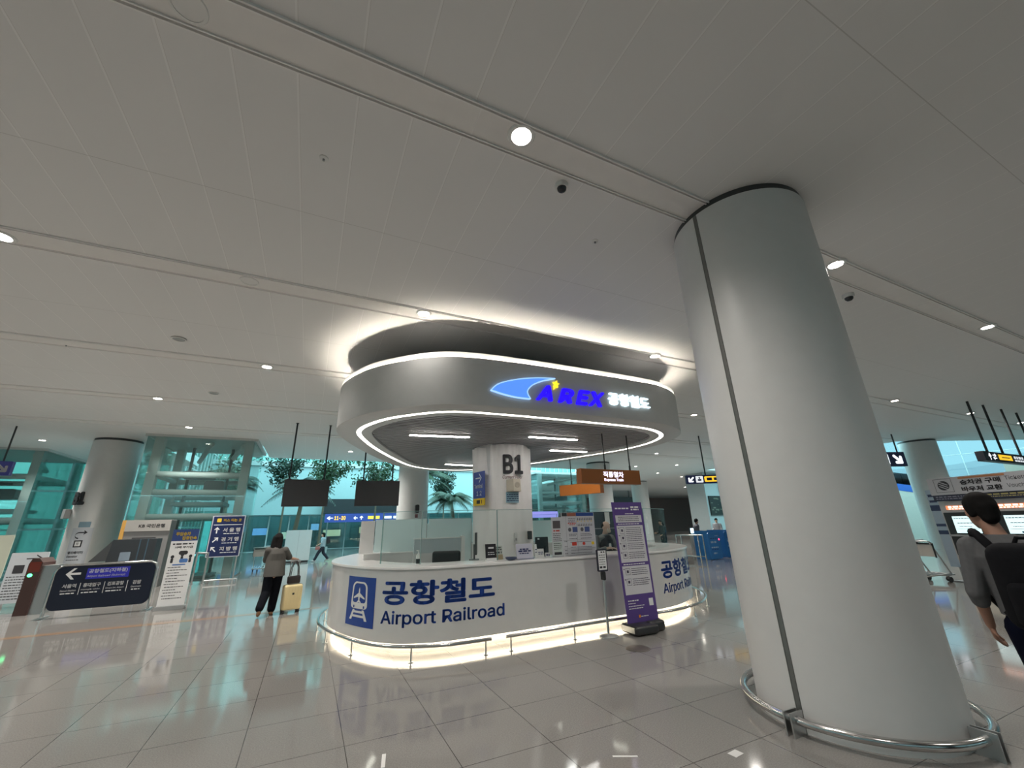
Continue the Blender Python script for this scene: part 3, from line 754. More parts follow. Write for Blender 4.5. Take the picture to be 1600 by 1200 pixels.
# ------------------------------------------------------------------ atrium beyond the ceiling edge
MULL = mat('window_frame_grey', (.50, .54, .54), .45)
SLAB = mat('atrium_slab_teal_cast', (.38, .50, .505), .5)  # white slabs, with the teal cast of glass-filtered daylight put into the colour
def window(n, x0, x1, y, z0, z1, nx, nz, gl=None, rz=PHI, loc=(0, 0, 0), fw=.05):
    w = struct('window_%d' % n, MB().bx(x0, x1, y-.01, y+.01, z0, z1), gl or ATRG, rz, loc)
    m = MB()
    for k in range(nx+1): x = x0+(x1-x0)*k/nx; m.bx(x-fw, x+fw, y-.06, y+.06, z0, z1)
    for k in range(nz+1): z = z0+(z1-z0)*k/nz; m.bx(x0, x1, y-.05, y+.05, z-fw*.9, z+fw*.9)
    part('window_frame', m, MULL, w)
    return w
window(1, -8, 30, 44, 7.6, 15, 60, 10, fw=.035)
struct('wall_atrium', MB().bx(-8, 24, 42.5, 43.9, 3.0, 7.2), SLAB)
struct('trim_7', MB().bx(-8, 24, 42.3, 43.9, 7.2, 7.6), MULL)
struct('wall_header', MB().bx(1.0, 9, 40.0, 42.4, 3.0, 4.2), mat('dark_header', (.02, .022, .025), .5))
window(2, -8, 24, 43.8, 0, 3.0, 20, 1, glass('shop_glass', (.50, .66, .66), frost=.12, frost_rgb=(.3, .5, .5)))
struct('wall_shops', MB().bx(-8, 30, 47, 47.2, 0, 4), mat('shop_wall', (.22, .26, .27), .6))
window(3, -34, -8, 31.5, .1, 12, 18, 6, glass('atrium_side_glass', (.32, .47, .44)))
window(6, 31.6, 43.8, 8.0, .1, 12, 12, 6, MATS['atrium_side_glass'], PHI+PI/2)
struct('wall_bridge', MB().bx(-34, -7, 30.4, 31.4, 5.9, 7.0), SLAB)
for x, z, w, c in [(-4, 1.6, 1.2, (.3, .5, 1.)), (.6, 1.9, .7, (.4, .6, 1.)), (2.2, 1.3, 1.6, (1., .8, .5)), (-1.5, 1.2, 1.4, (1., .9, .7)), (5.5, 1.5, 1.5, (1., .7, .4)), (-6.2, 2.1, .9, (.2, .3, .9)), (8.5, 1.4, 1.2, (1, .85, .6))]:
    s_ = thing('shop_display', 'small lit display in the dark shops at the back of the atrium', 'display', E(x, 46.6, 0), PHI, 'shop displays at the back of the atrium')
    part('cabinet', MB().bx(-w/2-.05, w/2+.05, -.1, .3, 0, z+.45), DARK, s_); part('screen', MB().quad(-w/2, w/2, z-.25, z+.35, -.11), mat('shop_glow_%d' % (x*10), c, .5, emit=c, es=1.1, var=0), s_)
hs = thing('hanging_direction_sign', 'long blue direction sign under the dark header at the back of the atrium', 'sign', E(4.6, 39.85, 0), PHI)
part('panel', MB().rbox(-3.4, 3.6, -.12, .12, 2.25, 2.95, .03), mat('sign_navy_lit', (.02, .04, .2), .4, emit=(.03, .06, .25), es=.6), hs)
hp = MB(); hy = MB()
hp.text('←', -3.0, 2.6, .5, .3, -.13, bold=.04); hy.text('11-20', -2.2, 2.6, .9, .32, -.13, bold=.03); hp.text('← ↑', -.7, 2.6, .8, .32, -.13, bold=.04); hy.dashes(.1, 1.1, 2.6, .26, -.13, 3); hp.dashes(1.5, 3.1, 2.6, .22, -.13, 5)
part('white_print', hp, mat('sign_white_lit', (.8, .8, .8), .5, emit=(.8, .85, .9), es=.8, var=0), hs); part('yellow_print', hy, mat('sign_yellow_lit', (.8, .55, .05), .5, emit=(.9, .6, .06), es=.8, var=0), hs)
part('hanger', MB().tube([(-2.8, 0, 2.9), (-2.8, 0, 3.0)], .03, 8).tube([(3, 0, 2.9), (3, 0, 3.0)], .03, 8).bx(-2.9, 3.1, -.05, .15, 3.0, 3.06), DARK, hs)
# palms and trees
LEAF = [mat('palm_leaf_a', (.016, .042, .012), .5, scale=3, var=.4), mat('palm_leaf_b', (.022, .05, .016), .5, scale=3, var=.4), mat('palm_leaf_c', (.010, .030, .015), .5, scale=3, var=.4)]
BARK = mat('palm_bark', (.12, .085, .055), .8, scale=12, var=.3)
POT = mat('planter_stone', (.35, .34, .32), .6)
def palm(a, b, h, n, L, seed, label, droop=1.):
    r = random.Random(seed); t = thing('palm_tree', label, 'palm tree', E(a, b), PHI+seed)
    part('planter', MB().lathe([(.55, 0), (.62, .5), (.55, .5), (.52, .42), (.0001, .42)], (0, 0, 0), 20), POT, t, 40)
    pts = [(.12*math.sin(z*.5+seed), .1*math.cos(z*.4), .4+(h-.4)*z/8) for z in range(9)]
    part('trunk', MB().tube(pts, [.16-.008*k for k in range(9)], 10), BARK, t, 60)
    top = Vector(pts[-1]); f = MB()
    for k in range(n):
        az = 2*PI*k/n+r.uniform(-.2, .2); up = r.uniform(.15, 1.15); l = L*r.uniform(.8, 1.1); d = Vector((math.cos(az), math.sin(az), 0)); sd = Vector((-d.y, d.x, 0)); P = []
        for j in range(13):
            u = j/12; P.append(top+d*l*u*math.cos(up*(1-u*.3))+Vector((0, 0, l*(math.sin(up)*u-.75*droop*u*u))))
        f.tube(P, [.018*(1-j/13)+.003 for j in range(13)], 4)
        for j in range(1, 13):
            tg = (P[j]-P[j-1]).normalized()
            for s in (-1, 1):
                for h2 in (0, .5):
                    b0 = P[j-1].lerp(P[j], h2); ll = .32*L*math.sin(PI*min(.97, (j+h2)/13+.06))**.6*r.uniform(.85, 1.1); w = .042*L/2
                    tip = b0+(sd*s*.8+tg*.55+Vector((0, 0, -.45))).normalized()*ll
                    f.add([b0-tg*w, b0+tg*w, tip], [(0, 1, 2)])
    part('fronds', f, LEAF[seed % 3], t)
    return t
PALMS = [(-.7, 30.4, 4.3, 18, 2.4, 2, 'drooping palm right of the glass lift shaft, behind the left hanging display'),
         (8.9, 28.4, 3.4, 24, 2.2, 3, 'bushy palm behind the counter left of the draped column'),
         (8.4, 34.6, 5.6, 18, 2.8, 4, 'tall palm behind the bushy palm and the draped column'),
         (-5.5, 35.5, 5.6, 15, 2.4, 6, 'tall palm behind the glass lift shaft')]
for p in PALMS: palm(*p)
def shrub(a, b, h, w, seed, label):
    r = random.Random(seed); t = thing('indoor_tree', label, 'tree', E(a, b), PHI)
    part('planter', MB().lathe([(.6, 0), (.66, .5), (.58, .5), (.55, .4), (.0001, .4)], (0, 0, 0), 18), POT, t, 40)
    br = MB().tube([(0, 0, .4), (.05, 0, h*.5), (0, .05, h*.8)], [.09, .06, .03], 8); lf = MB()
    for k in range(16):
        az = r.uniform(0, 2*PI); z0 = h*r.uniform(.45, .8); e = Vector((w*r.uniform(.3, 1)*math.cos(az), w*r.uniform(.3, 1)*math.sin(az), h*r.uniform(.7, 1.05)))
        br.tube([(0, 0, z0), tuple((Vector((0, 0, z0))+e)/2+Vector((0, 0, .1))), tuple(e)], [.03, .02, .006], 5)
        for j in range(95):
            c = Vector((0, 0, z0)).lerp(e, r.uniform(.4, 1.1))+Vector([r.gauss(0, .22) for _ in range(3)]); q = Vector([r.uniform(-1, 1) for _ in range(3)]).normalized()*.13; s2 = q.cross(Vector([r.uniform(-1, 1) for _ in range(3)])).normalized()*.065
            lf.add([c-q, c+s2, c+q, c-s2], [(0, 1, 2, 3)])
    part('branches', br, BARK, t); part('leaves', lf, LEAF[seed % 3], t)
shrub(-2.0, 38.2, 8.2, 1.8, 11, 'leafy indoor tree right of the lift shaft, behind the left display rods')
shrub(4.5, 34.2, 7.3, 2.0, 12, 'leafy indoor tree behind the right hanging display')
shrub(.8, 34.6, 7.5, 2.1, 16, 'leafy indoor tree between the rods of the left hanging display')
shrub(-4.5, 29.0, 5.6, 1.2, 13, 'leafy indoor tree seen through the glass lift shaft')
shrub(11.2, 38.6, 6.5, 1.3, 14, 'leafy indoor tree behind the bushy palm')
wb = thing('white_cabinet', 'tall white cabinet standing left of the walking person in the atrium', 'cabinet', E(-.3, 27.6), PHI)
part('body', MB().rbox(-.75, .55, -.4, .4, .1, 1.7, .02), mat('cabinet_white', (.62, .66, .66), .4), wb); part('plinth', MB().bx(-.7, .5, -.36, .36, 0, .1), DARK, wb); part('door_joint', MB().bx(-.105, -.095, -.404, -.39, .15, 1.65), GREY, wb)

# ------------------------------------------------------------------ hanging displays
for x0, x1, yl, yr, rods, l in [(-.92, .52, 16.4, 16.4, (-.79, .32), 'left dark flat display hung from two rods'), (1.42, 2.98, 16.4, 16.25, (1.66, 2.7), 'right dark flat display hung from two rods beside the canopy')]:
    cx = (x0+x1)/2; hw = (x1-x0)/2
    t = thing('hanging_display', l, 'display', E(cx, (yl+yr)/2), PHI+math.atan2(yr-yl, x1-x0))
    part('screen_case', MB().rbox(-hw, hw, -.05, .05, 2.47, 3.38, .015), mat('display_black', (.040, .040, .044), .55), t)
    part('screen', MB().quad(-hw+.03, hw-.03, 2.51, 3.35, -.052), mat('display_screen', (.042, .042, .046), .6), t)
    for rx in rods:
        part('rod', MB().tube([(rx-cx, 0.03, 3.38), (rx-cx, .03, ZC-.02)], .028, 8).lathe([(.07, 0), (.07, .05), (.03, .06)], (rx-cx, .03, 3.36), 12).lathe([(.05, -.02), (.05, 0)], (rx-cx, .03, ZC), 12), BLACK, t, 40)

# ------------------------------------------------------------------ boards and banners at left
t = thing('direction_board', 'low dark navy direction board with white left arrow in a steel frame', 'sign', E(-4.15, 13.6), PHI)
part('board', MB().rbox(-.89, .89, -.03, .03, .14, 1.045, .13, 6), mat('board_navy', (.008, .012, .028), .35), t)
fr = MB().tube([(-.92, 0, 0), (-.92, 0, .9), (-.88, 0, 1.02), (-.78, 0, 1.065), (.78, 0, 1.065), (.88, 0, 1.02), (.92, 0, .9), (.92, 0, 0)], .03, 10)
part('frame', fr, CHROME, t, 50)
for x in (-.92, .92): part('foot', MB().rbox(x-.04, x+.04, -.25, .25, 0, .03, .01), STEEL, t)
part('blue_patch', MB().quad(-.36, .41, .755, .985, -.032), mat('patch_blue', (.012, .012, .16), .4, emit=(.03, .03, .35), es=.35), t)
bp = MB().poly([(-.72, .88), (-.60, 1.0), (-.545, 1.0), (-.635, .905), (-.46, .905), (-.46, .86), (-.635, .86), (-.555, .765), (-.61, .765)], -.034)
bp.text('공항철도(지하철)', .02, .915, .70, .10, -.034, bold=.035).text('Airport Railroad (Subway)', .0, .81, .68, .055, -.034, bold=.015)
for k, (x, w, s_, e_) in enumerate([(-.60, .24, '서울역', 'Seoul Station'), (-.21, .31, '홍대입구', 'Hongik Univ.'), (.21, .30, '김포공항', 'Gimpo Int. Airport'), (.60, .16, '검암', 'Geomam')]):
    bp.text(s_, x, .63, w, .085, -.034, bold=.035).text(e_, x, .535, w+.03, .04, -.034, bold=.02).dashes(x-w/2, x+w/2, .475, .022, -.034, k)
    if k < 3: bp.quad(x+w/2+.06, x+w/2+.07, .44, .68, -.034)
part('white_print', bp, PAPER, t)
t = thing('banner_stand', 'tall narrow white banner with blue and yellow Korean heading beside the navy board', 'banner', E(-2.74, 13.3), PHI)
part('base', MB().rbox(-.29, .29, -.1, .1, 0, .08, .02), GREY, t)
part('sheet', MB().bx(-.265, .265, -.008, .004, .08, 1.79), PAPER, t); part('pole', MB().tube([(0, .03, .05), (0, .03, 1.78)], .012, 8), GREY, t)
part('heading_panel', MB().quad(-.265, .265, 1.52, 1.79, -.010), mat('heading_navy', (.03, .06, .20), .5), t)
part('yellow_print', MB().text('무임승차', -.05, 1.685, .30, .09, -.012, bold=.04, align='c').text('집중단속', .09, 1.585, .30, .085, -.012, bold=.04), YELL, t)
bp = MB().dashes(-.22, .2, 1.45, .03, -.011, 1, 1).text('10배 부가금', .02, 1.375, .36, .055, -.011, bold=.03)
for k in range(12): bp.dashes(-.22+(.02 if k % 2 else 0), .2 if k % 2 else .05, .92-.062*k, .016, -.011, k+20)
part('dark_print', bp, INK, t)
cart = MB()                                              # plain figures of people at a gate
for x, z in ((-.17, 1.12), (.02, 1.16), (.19, 1.12)): cart.ball((x, -.012, z+.04), (.035, .002, .038), 12, 6).rbox(x-.025, x+.025, -.013, -.011, z-.1, z+.005, .015)
part('figure_print', cart.rbox(-.06, .12, -.0125, -.011, 1.2, 1.29, .04), INK, t); part('blue_print', MB().rbox(-.02, .15, -.0135, -.011, 1.02, 1.11, .03).rbox(-.14, .12, -.0135, -.011, .965, .99, .01), mat('soft_blue', (.08, .2, .5), .5), t)
t = thing('bus_sign', 'navy bus stop board with three arrows and Korean lines in front of the lift shaft', 'sign', E(-2.78, 19.6), PHI)
for x in (-.45, .45): part('leg', MB().tube([(x, .06, 0), (x, .06, 2.25)], .025, 8), STEEL, t, 40)
part('board', MB().rbox(-.53, .53, -.02, .03, .82, 2.3, .02), mat('pale_edge', (.5, .52, .58), .4), t); part('face', MB().quad(-.50, .50, .85, 2.27, -.022), mat('board_blue', (.010, .020, .085), .4), t)
bp = MB().quad(-.46, .46, 1.955, 1.975, -.024)
up_ = [(0, .13), (.09, .03), (.05, .03), (.02, .06), (.02, -.1), (-.02, -.1), (-.02, .06), (-.05, .03), (-.09, .03)]
for k, (s_, an) in enumerate([('서 울 행', 0), ('경 기 행', -45), ('지 방 행', 45)]):
    z = 1.76-.335*k; a = math.radians(an); bp.poly([(-.33+x*math.cos(a)-y*math.sin(a), z+x*math.sin(a)+y*math.cos(a)) for x, y in up_], -.024)
    bp.text(s_, .14, z+.02, .56, .15, -.024, bold=.04).dashes(-.1, .4, z-.115, .025, -.024, k)
part('white_print', bp, PAPER, t)
part('yellow_print', MB().text('버스 타는 곳', .12, 2.13, .58, .11, -.024, bold=.035).rbox(-.38, -.24, -.025, -.022, 2.06, 2.2, .03), YELL, t)
t = thing('bank_booth', 'grey bank machine booth with an orange edge behind the direction board', 'bank machine', E(-5.05, 19.0), PHI)
part('cabinet', MB().rbox(-.62, .64, -.02, .65, 0, 2.17, .02), mat('booth_grey', (.20, .20, .20), .5), t)
part('header', MB().rbox(-.60, .64, -.05, -.021, 1.80, 2.17, .01), mat('booth_header', (.36, .35, .33), .5), t); part('orange_edge', MB().bx(-.70, -.60, -.06, .65, 0, 2.17), mat('booth_orange', (.62, .34, .08), .5), t)
part('header_print', MB().text('KB 국민은행', .12, 1.975, .72, .13, -.052, bold=.03), INK, t)
part('screen', MB().rbox(-.35, .3, -.03, -.02, 1.15, 1.6, .02), DARK, t); part('keypad_shelf', MB().bx(-.4, .35, -.2, -.02, .98, 1.03), GREY, t)
t = thing('dark_kiosk', 'dark slanted machine casing between the far left column and the bank booth', 'kiosk', E(-4.6, 16.5), PHI)
part('casing', MB().prism([(-.55, 0), (.52, 0), (.52, 1.57), (-.50, 1.57), (-.55, 1.2)], -.02, .5, 'y'), mat('kiosk_dark', (.035, .04, .045), .35), t)
part('sloping_side', MB().add([(-.55, -.02, 1.0), (-.50, -.02, 1.55), (-.85, -.25, 1.0), (-.55, .4, 1.0), (-.50, .4, 1.55), (-.85, .3, 1.0)], [(0, 1, 2), (3, 5, 4), (1, 4, 5, 2), (0, 3, 4, 1), (0, 2, 5, 3)]), mat('kiosk_side', (.05, .055, .06), .35), t)
part('seam', MB().bx(.12, .15, -.03, -.02, 0, 1.57).bx(.3, .33, -.03, -.02, 0, 1.57), mat('seam_blue', (.05, .09, .12), .4), t); part('card_reader', MB().rbox(-.26, -.02, -.06, -.02, .98, 1.22, .02), mat('reader_grey', (.2, .25, .3), .3), t)
t = thing('gate_post', 'slanted red-brown ticket gate post with a green light at the left edge', 'ticket gate', E(-5.78, 14.5), PHI)
part('casing', MB().prism([(-.10, 0), (.14, 0), (.14, 1.12), (.06, 1.22), (-.06, 1.22), (-.10, 1.1)], -.1, .5, 'y'), mat('gate_brown', (.07, .035, .03), .4), t)
part('red_panel', MB().quad(-.08, .12, .92, 1.14, -.102), mat('gate_red', (.18, .03, .018), .4), t)
part('green_light', MB().ball((-.02, -.105, .85), (.045, .015, .04), 12, 6), mat('green_glow', (.1, .8, .3), .4, emit=(.1, 1, .35), es=3., var=0), t); part('steel_side', MB().bx(.141, .42, -.05, .45, 0, 1.05), STEEL, t)
t = thing('lift_notice_stand', 'pale grey notice board with a right arrow standing behind the gate post', 'sign', E(-6.55, 16), PHI)
part('board', MB().rbox(-.36, .36, -.02, .02, .12, 1.32, .02), mat('stand_white', (.50, .53, .56), .5), t)
for x in (-.3, .3): part('leg', MB().bx(x-.02, x+.02, -.15, .15, 0, .12), GREY, t)
bp = MB().quad(-.05, .22, 1.155, 1.18, -.022).poly([(.13, 1.07), (.27, 1.168), (.13, 1.265), (.13, 1.235), (.22, 1.168), (.13, 1.10)], -.022).rbox(-.24, -.04, -.024, -.021, .82, 1.02, .01)
for k in range(9): bp.dashes(-.32, .3, .74-.065*k, .02, -.022, k+3)
part('dark_print', bp, INK, t)
single('poster_board', MB().rbox(-.3, .3, -.02, .02, .6, 1.78, .02).bx(-.25, -.2, -.02, .02, 0, .6).bx(.2, .25, -.02, .02, 0, .6), mat('poster_cream', (.50, .52, .42), .5), 'pale yellowish poster board at the very left edge', 'sign', E(-8.15, 18), PHI)
t = thing('hanging_exit_sign', 'navy hanging sign with white arrow at the left edge under the ceiling', 'sign', E(-9.75, 20), PHI)
part('panel', MB().rbox(-.9, .38, -.08, .08, 3.70, 4.17, .02), mat('exit_navy', (.04, .045, .18), .4, emit=(.04, .04, .2), es=.15), t)
part('white_print', MB().text('↘', .17, 3.93, .26, .26, -.09, bold=.05).rbox(-.26, -.02, -.092, -.085, 3.80, 4.06, .1), PAPER, t); part('rod', MB().tube([(-.6, 0, 4.15), (-.6, 0, ZC)], .025, 8).tube([(.1, 0, 4.15), (.1, 0, ZC)], .025, 8), DARK, t)
t = thing('handrail_barrier', 'steel handrail barrier at the foot of the glass lift shaft', 'handrail', E(-3.42, 18.9), PHI)
part('rail', MB().tube([(-.02, -1.2, 0), (-.02, -1.2, .95), (-.02, -1.1, 1.03), (-.02, .0, 1.03)], .03, 10).tube([(-.02, 0, 1.03), (.3, 0, 1.0)], .03, 10), CHROME, t, 50)
for x, y in ((-.02, 0), (.3, 0)): part('post', MB().tube([(x, y, 0), (x, y, 1.03)], .028, 10).lathe([(.06, 0), (.06, .01)], (x, y, 0), 16), STEEL, t, 50)
part('low_bar', MB().tube([(.3, 0, .1), (1.3, 0, .1)], .022, 8).tube([(1.3, 0, 0), (1.3, 0, .1)], .022, 8), STEEL, t, 50)
def trolley(loc, rz, label):
    t = thing('luggage_trolley', label, 'luggage trolley', loc, rz)
    part('frame', MB().tube([(-.3, .1, .95), (-.3, 0, 1.0), (.3, 0, 1.0), (.3, .1, .95)], .02, 8).tube([(-.27, .1, .95), (-.24, .55, .18)], .018, 8).tube([(.27, .1, .95), (.24, .55, .18)], .018, 8).tube([(-.26, .5, .2), (-.22, -.45, .16)], .018, 8).tube([(.26, .5, .2), (.22, -.45, .16)], .018, 8).tube([(-.22, -.45, .16), (.22, -.45, .16)], .018, 8), STEEL, t, 50)
    part('sign_panel', MB().bx(-.29, .29, .12, .14, .62, .93), mat('trolley_panel', (.52, .48, .44), .4), t); part('panel_frame', MB().bx(-.31, .31, .105, .12, .92, .96).bx(-.31, -.29, .105, .14, .6, .95).bx(.29, .31, .105, .14, .6, .95), BLACK, t)
    g = MB()
    for k in range(5): g.tube([(-.2+.1*k, .5, .2), (-.18+.09*k, -.44, .16)], .008, 6)
    part('rack', g, STEEL, t)
    for x, y in ((-.24, .45), (.24, .45), (0, -.4)): part('wheel', MB().tube([(x-.02, y, .065), (x+.02, y, .065)], .065, 14), BLACK, t, 40)
    return t
trolley(E(-1.78, 22.6), PHI, 'luggage trolley with a pale panel behind the woman with the suitcase')
tr2 = copy_tree(bpy.data.objects['luggage_trolley']); tr2.location = E(-1.5, 24.2); tr2['label'] = 'luggage trolley half hidden behind the nearer trolley left of the woman'

# ------------------------------------------------------------------ people
def head(mb, c, yaw=0., pitch=0., k=1.):                  # face toward local +y before turning
    R = (Matrix.Rotation(yaw, 3, 'Z') @ Matrix.Rotation(pitch, 3, 'X')); c = Vector(c)
    def P(x, y, z): return c+R @ (Vector((x, y, z))*k)
    mb.ball(P(0, -.01, .03), (.076*k, .096*k, .095*k), 16, 12, R).ball(P(0, .02, -.035), (.062*k, .075*k, .085*k), 14, 10, R).ball(P(0, .055, -.085), (.034*k, .034*k, .03*k), 10, 8, R)
    mb.limb([P(0, .088, .01), P(0, .112, -.028)], [.011*k, .016*k], 8)                                   # nose
    for s in (-1, 1):
        mb.ball(P(s*.078, -.005, -.01), (.012*k, .024*k, .034*k), 8, 6, R); mb.ball(P(s*.03, .078, .022), (.02*k, .014*k, .008*k), 8, 6, R)   # ears, brows
    mb.ball(P(0, .092, -.062), (.024*k, .012*k, .007*k), 8, 6, R)                                        # lips
    return P, R
def eyes(P, k, parent):
    for s in (-1, 1):
        e = part('eye', MB().ball(P(s*.031, .083, .004), .012*k, 10, 8), mat('eye_white', (.7, .7, .68), .3), parent, 60)
        part('iris', MB().ball(P(s*.031, .0915, .004), .0062*k, 8, 6), INK, e, 60)
def hand(mb, w, d, palm_n, curl=.5, k=1., thumb=1):       # wrist point, direction, palm normal
    w = Vector(w); d = Vector(d).normalized(); n = Vector(palm_n); n = (n-d*n.dot(d)).normalized(); s = d.cross(n)
    c0 = w+d*.02*k; c1 = w+d*.085*k
    for q in (-1, 0, 1): mb.limb([c0+s*q*.016*k, c1+s*q*.026*k], [.017*k, .014*k], 8)
    for q, ln in ((-1.5, .062), (-.5, .075), (.5, .08), (1.5, .07)):
        p = c1+s*q*.019*k; pts = [p]; dd = d.copy(); 
        for j in range(3):
            a = curl*(.5+.35*j); dd = (d*math.cos(a)+n*math.sin(a)).normalized(); pts.append(pts[-1]+dd*ln*k*(.45, .32, .23)[j])
        mb.limb(pts, [.0095*k, .0088*k, .008*k, .007*k], 8)
    b = c0+s*thumb*.024*k; p1 = b+(d*.5+s*thumb*.7+n*.35).normalized()*.04*k; p2 = p1+(d*.85+n*.45).normalized()*.032*k
    mb.limb([b, p1, p2], [.013*k, .0105*k, .0085*k], 8)
def person(label, loc, rz, J, clothes, k=1., voxel=.012, hd=(0, 0), group=None, fem=False):
    """J: named joints in local metres (person faces +y); clothes: dict of materials"""
    V = {n: Vector(p) for n, p in J.items() if not n.startswith('cu')}; b = MB()
    b.limb([V['hip'], V['waist'], V['chest']], [.125*k, .115*k, .135*k]); b.limb([V['chest'], V['neck'], V['neck']+(V['head']-V['neck'])*.6], [.10*k, .055*k, .05*k])
    for s in 'LR':
        b.limb([V['chest']*.35+V['sh'+s]*.65, V['sh'+s], V['el'+s], V['wr'+s]], [.07*k, .052*k, .040*k, .027*k])
        b.limb([V['hp'+s], V['kn'+s], V['an'+s]], [.085*k, .056*k, .038*k]); b.limb([V['an'+s]-Vector((0, 0, .02)), V['to'+s]], [.038*k, .026*k])
        hd_ = J.get('hd'+s) or tuple((V['wr'+s]-V['el'+s])); hand(b, V['wr'+s], hd_, J.get('pn'+s, (0, 1, 0)), J.get('cu'+s, .6), k, 1 if s == 'L' else -1)
    P, R = head(b, V['head'], *hd, k)
    me = fused(b, voxel, 3); me.name = 'body'; me.materials.clear(); me.materials.append(clothes.get('skin', SKIN))
    o = bpy.data.objects.new('person', me); COL.objects.link(o); o.location = loc; o.rotation_euler = (0, 0, rz); tag(o, label, 'person', group)
    tz = clothes.get('hem', .0)
    # shirt
    sh = MB(); w = (V['shR']-V['shL']).length/2; ln = V['waist']*(1-tz)+V['hip']*tz
    a = V['hip']+Vector((0, 0, clothes.get('hemz', -.06))); secs = []
    shx = clothes.get('loose', 1.)
    for f, rx, ry in ((0, .185*shx, .135*shx), (.25, .175*shx, .13*shx), (.55, .17*shx, .132), (.8, w*1.0, .155), (.92, w*.88, .135), (1.0, .085, .085)):
        c = a.lerp(V['chest'], min(1, f/.8)) if f <= .8 else V['chest'].lerp(V['neck'], (f-.8)/.2); secs.append((c.x, c.y, c.z, rx*k, ry*k))
    sh.loft(secs, 24)
    for s in 'LR':
        e = V['sh'+s].lerp(V['el'+s], clothes.get('sleeve', .8)) if clothes.get('sleeve', .8) <= 1 else V['el'+s].lerp(V['wr'+s], clothes['sleeve']-1)
        pts = [V['chest']*.3+V['sh'+s]*.7, V['sh'+s], e] if clothes.get('sleeve', .8) <= 1 else [V['chest']*.3+V['sh'+s]*.7, V['sh'+s], V['el'+s], e]
        rs = [.08*k, .072*k, .064*k*shx] if len(pts) == 3 else [.08*k, .072*k, .058*k*shx, .050*k*shx]
        sh.limb(pts, rs)
    fpart(clothes.get('top_name', 'shirt'), sh, clothes['top'], o, voxel, 3)
    tr = MB(); hp = V['hip']; wst = V['waist']*.75+V['hip']*.25
    tr.loft([(hp.x, hp.y, hp.z-.06, .155*k, .125*k), (hp.x, hp.y, hp.z+.02, .165*k, .13*k), (wst.x, wst.y, wst.z, .14*k, .112*k)], 20)
    fl = clothes.get('flare', 1.)
    for s in 'LR': 
        an = V['an'+s]+Vector((0, 0, .03)); tr.limb([V['hp'+s], V['kn'+s], an], [.105*k, .08*k*(1+(fl-1)*.5), .058*k*fl])
    fpart('trousers', tr, clothes['bottom'], o, voxel, 3)
    for s in 'LR':
        d = (V['to'+s]-V['an'+s]); m = MB().limb([V['an'+s]+Vector((0, -.03, -.045)), V['an'+s]+d*.5+Vector((0, 0, -.02)), V['to'+s]], [.042*k, .043*k, .034*k])
        fpart('shoe', m, clothes['shoes'], o, voxel, 2)
    hm = MB(); hl = clothes.get('hair', 'short')
    if hl == 'back':
        hm.ball(P(0, -.038, .015), (.089*k, .078*k, .076*k), 16, 12, R); fpart('hair', hm, clothes.get('hair_mat', HAIR), o, .009, 2)
    elif hl != 'none':
        hm.ball(P(0, -.02, .045), (.086*k, .102*k, .094*k), 16, 12, R); 
        hm.limb([P(0, -.07, .02), P(0, -.075, -.045)], [.066*k, .05*k])
        for s in (-1, 1): hm.limb([P(s*.06, -.02, .03), P(s*.066, -.03, -.02)], [.034*k, .022*k])
        if hl == 'long':
            for q in (-1, -.4, .4, 1): hm.limb([P(q*.05, -.06, .02), P(q*.07, -.07, -.10), P(q*.075, -.085, -.22), P(q*.06, -.085, -.30)], [.06*k, .05*k, .042*k, .015*k])
        fpart('hair', hm, clothes.get('hair_mat', HAIR), o, max(.008, voxel*.8), 3)
    eyes(P, k, o)
    return o
GTEE = mat('charcoal_shirt', (.105, .10, .092), .85, spec=.15, scale=30); BLKT = mat('black_trousers', (.006, .007, .010), .9, spec=.1, scale=30)
woman = person('person in grey top and black trousers seen from behind, wheeling a cream suitcase', E(-.55, 11.05), PHI,
    dict(hip=(0, .02, .84), waist=(0, .05, 1.0), chest=(-.01, .10, 1.22), neck=(-.02, .14, 1.37), head=(-.02, .18, 1.515), shL=(-.18, .08, 1.29), shR=(.15, .13, 1.28),
         elL=(-.21, .22, 1.06), wrL=(-.12, .36, .99), elR=(.25, .20, 1.10), wrR=(.37, .28, 1.075), hdR=(.4, .6, -.1), pnR=(0, 0, -1), cuR=1.1, hdL=(.3, .7, -.1),
         hpL=(-.09, .01, .80), hpR=(.08, .03, .80), knL=(-.10, -.02, .45), knR=(.06, .14, .46), anL=(-.16, -.25, .16), anR=(.04, .10, .08), toL=(-.18, -.14, .045), toR=(.05, .28, .035)),
    dict(top=GTEE, top_name='blouse', bottom=BLKT, shoes=mat('tan_sandal', (.30, .16, .08), .6), hair='long', sleeve=.85, loose=1.15, hemz=-.08, flare=1.35), 1., .010, (-.25, -.15), fem=True)
t = thing('suitcase', 'cream hard-shell suitcase on black wheels beside the woman', 'suitcase', E(-.15, 11.18), PHI+.25)
SC_ = mat('cream_shell', (.80, .66, .36), .35)
def rounded_block(x0, x1, y0, y1, z0, z1, r):
    m = MB().bx(x0, x1, y0, y1, z0, z1); me = m.mesh('b'); b = bmesh.new(); b.from_mesh(me); bpy.data.meshes.remove(me)
    bmesh.ops.bevel(b, geom=b.edges[:], offset=r, segments=4, affect='EDGES', profile=.5); b.verts.index_update(); o = MB().add([v.co[:] for v in b.verts], [tuple(v.index for v in f.verts) for f in b.faces]); b.free(); return o
sh_ = rounded_block(-.19, .19, -.12, .12, .06, .56, .045)
for k in range(6): sh_.bx(-.15+.06*k-.006, -.15+.06*k+.006, -.124, -.119, .12, .5)
part('shell', sh_, SC_, t, 40)
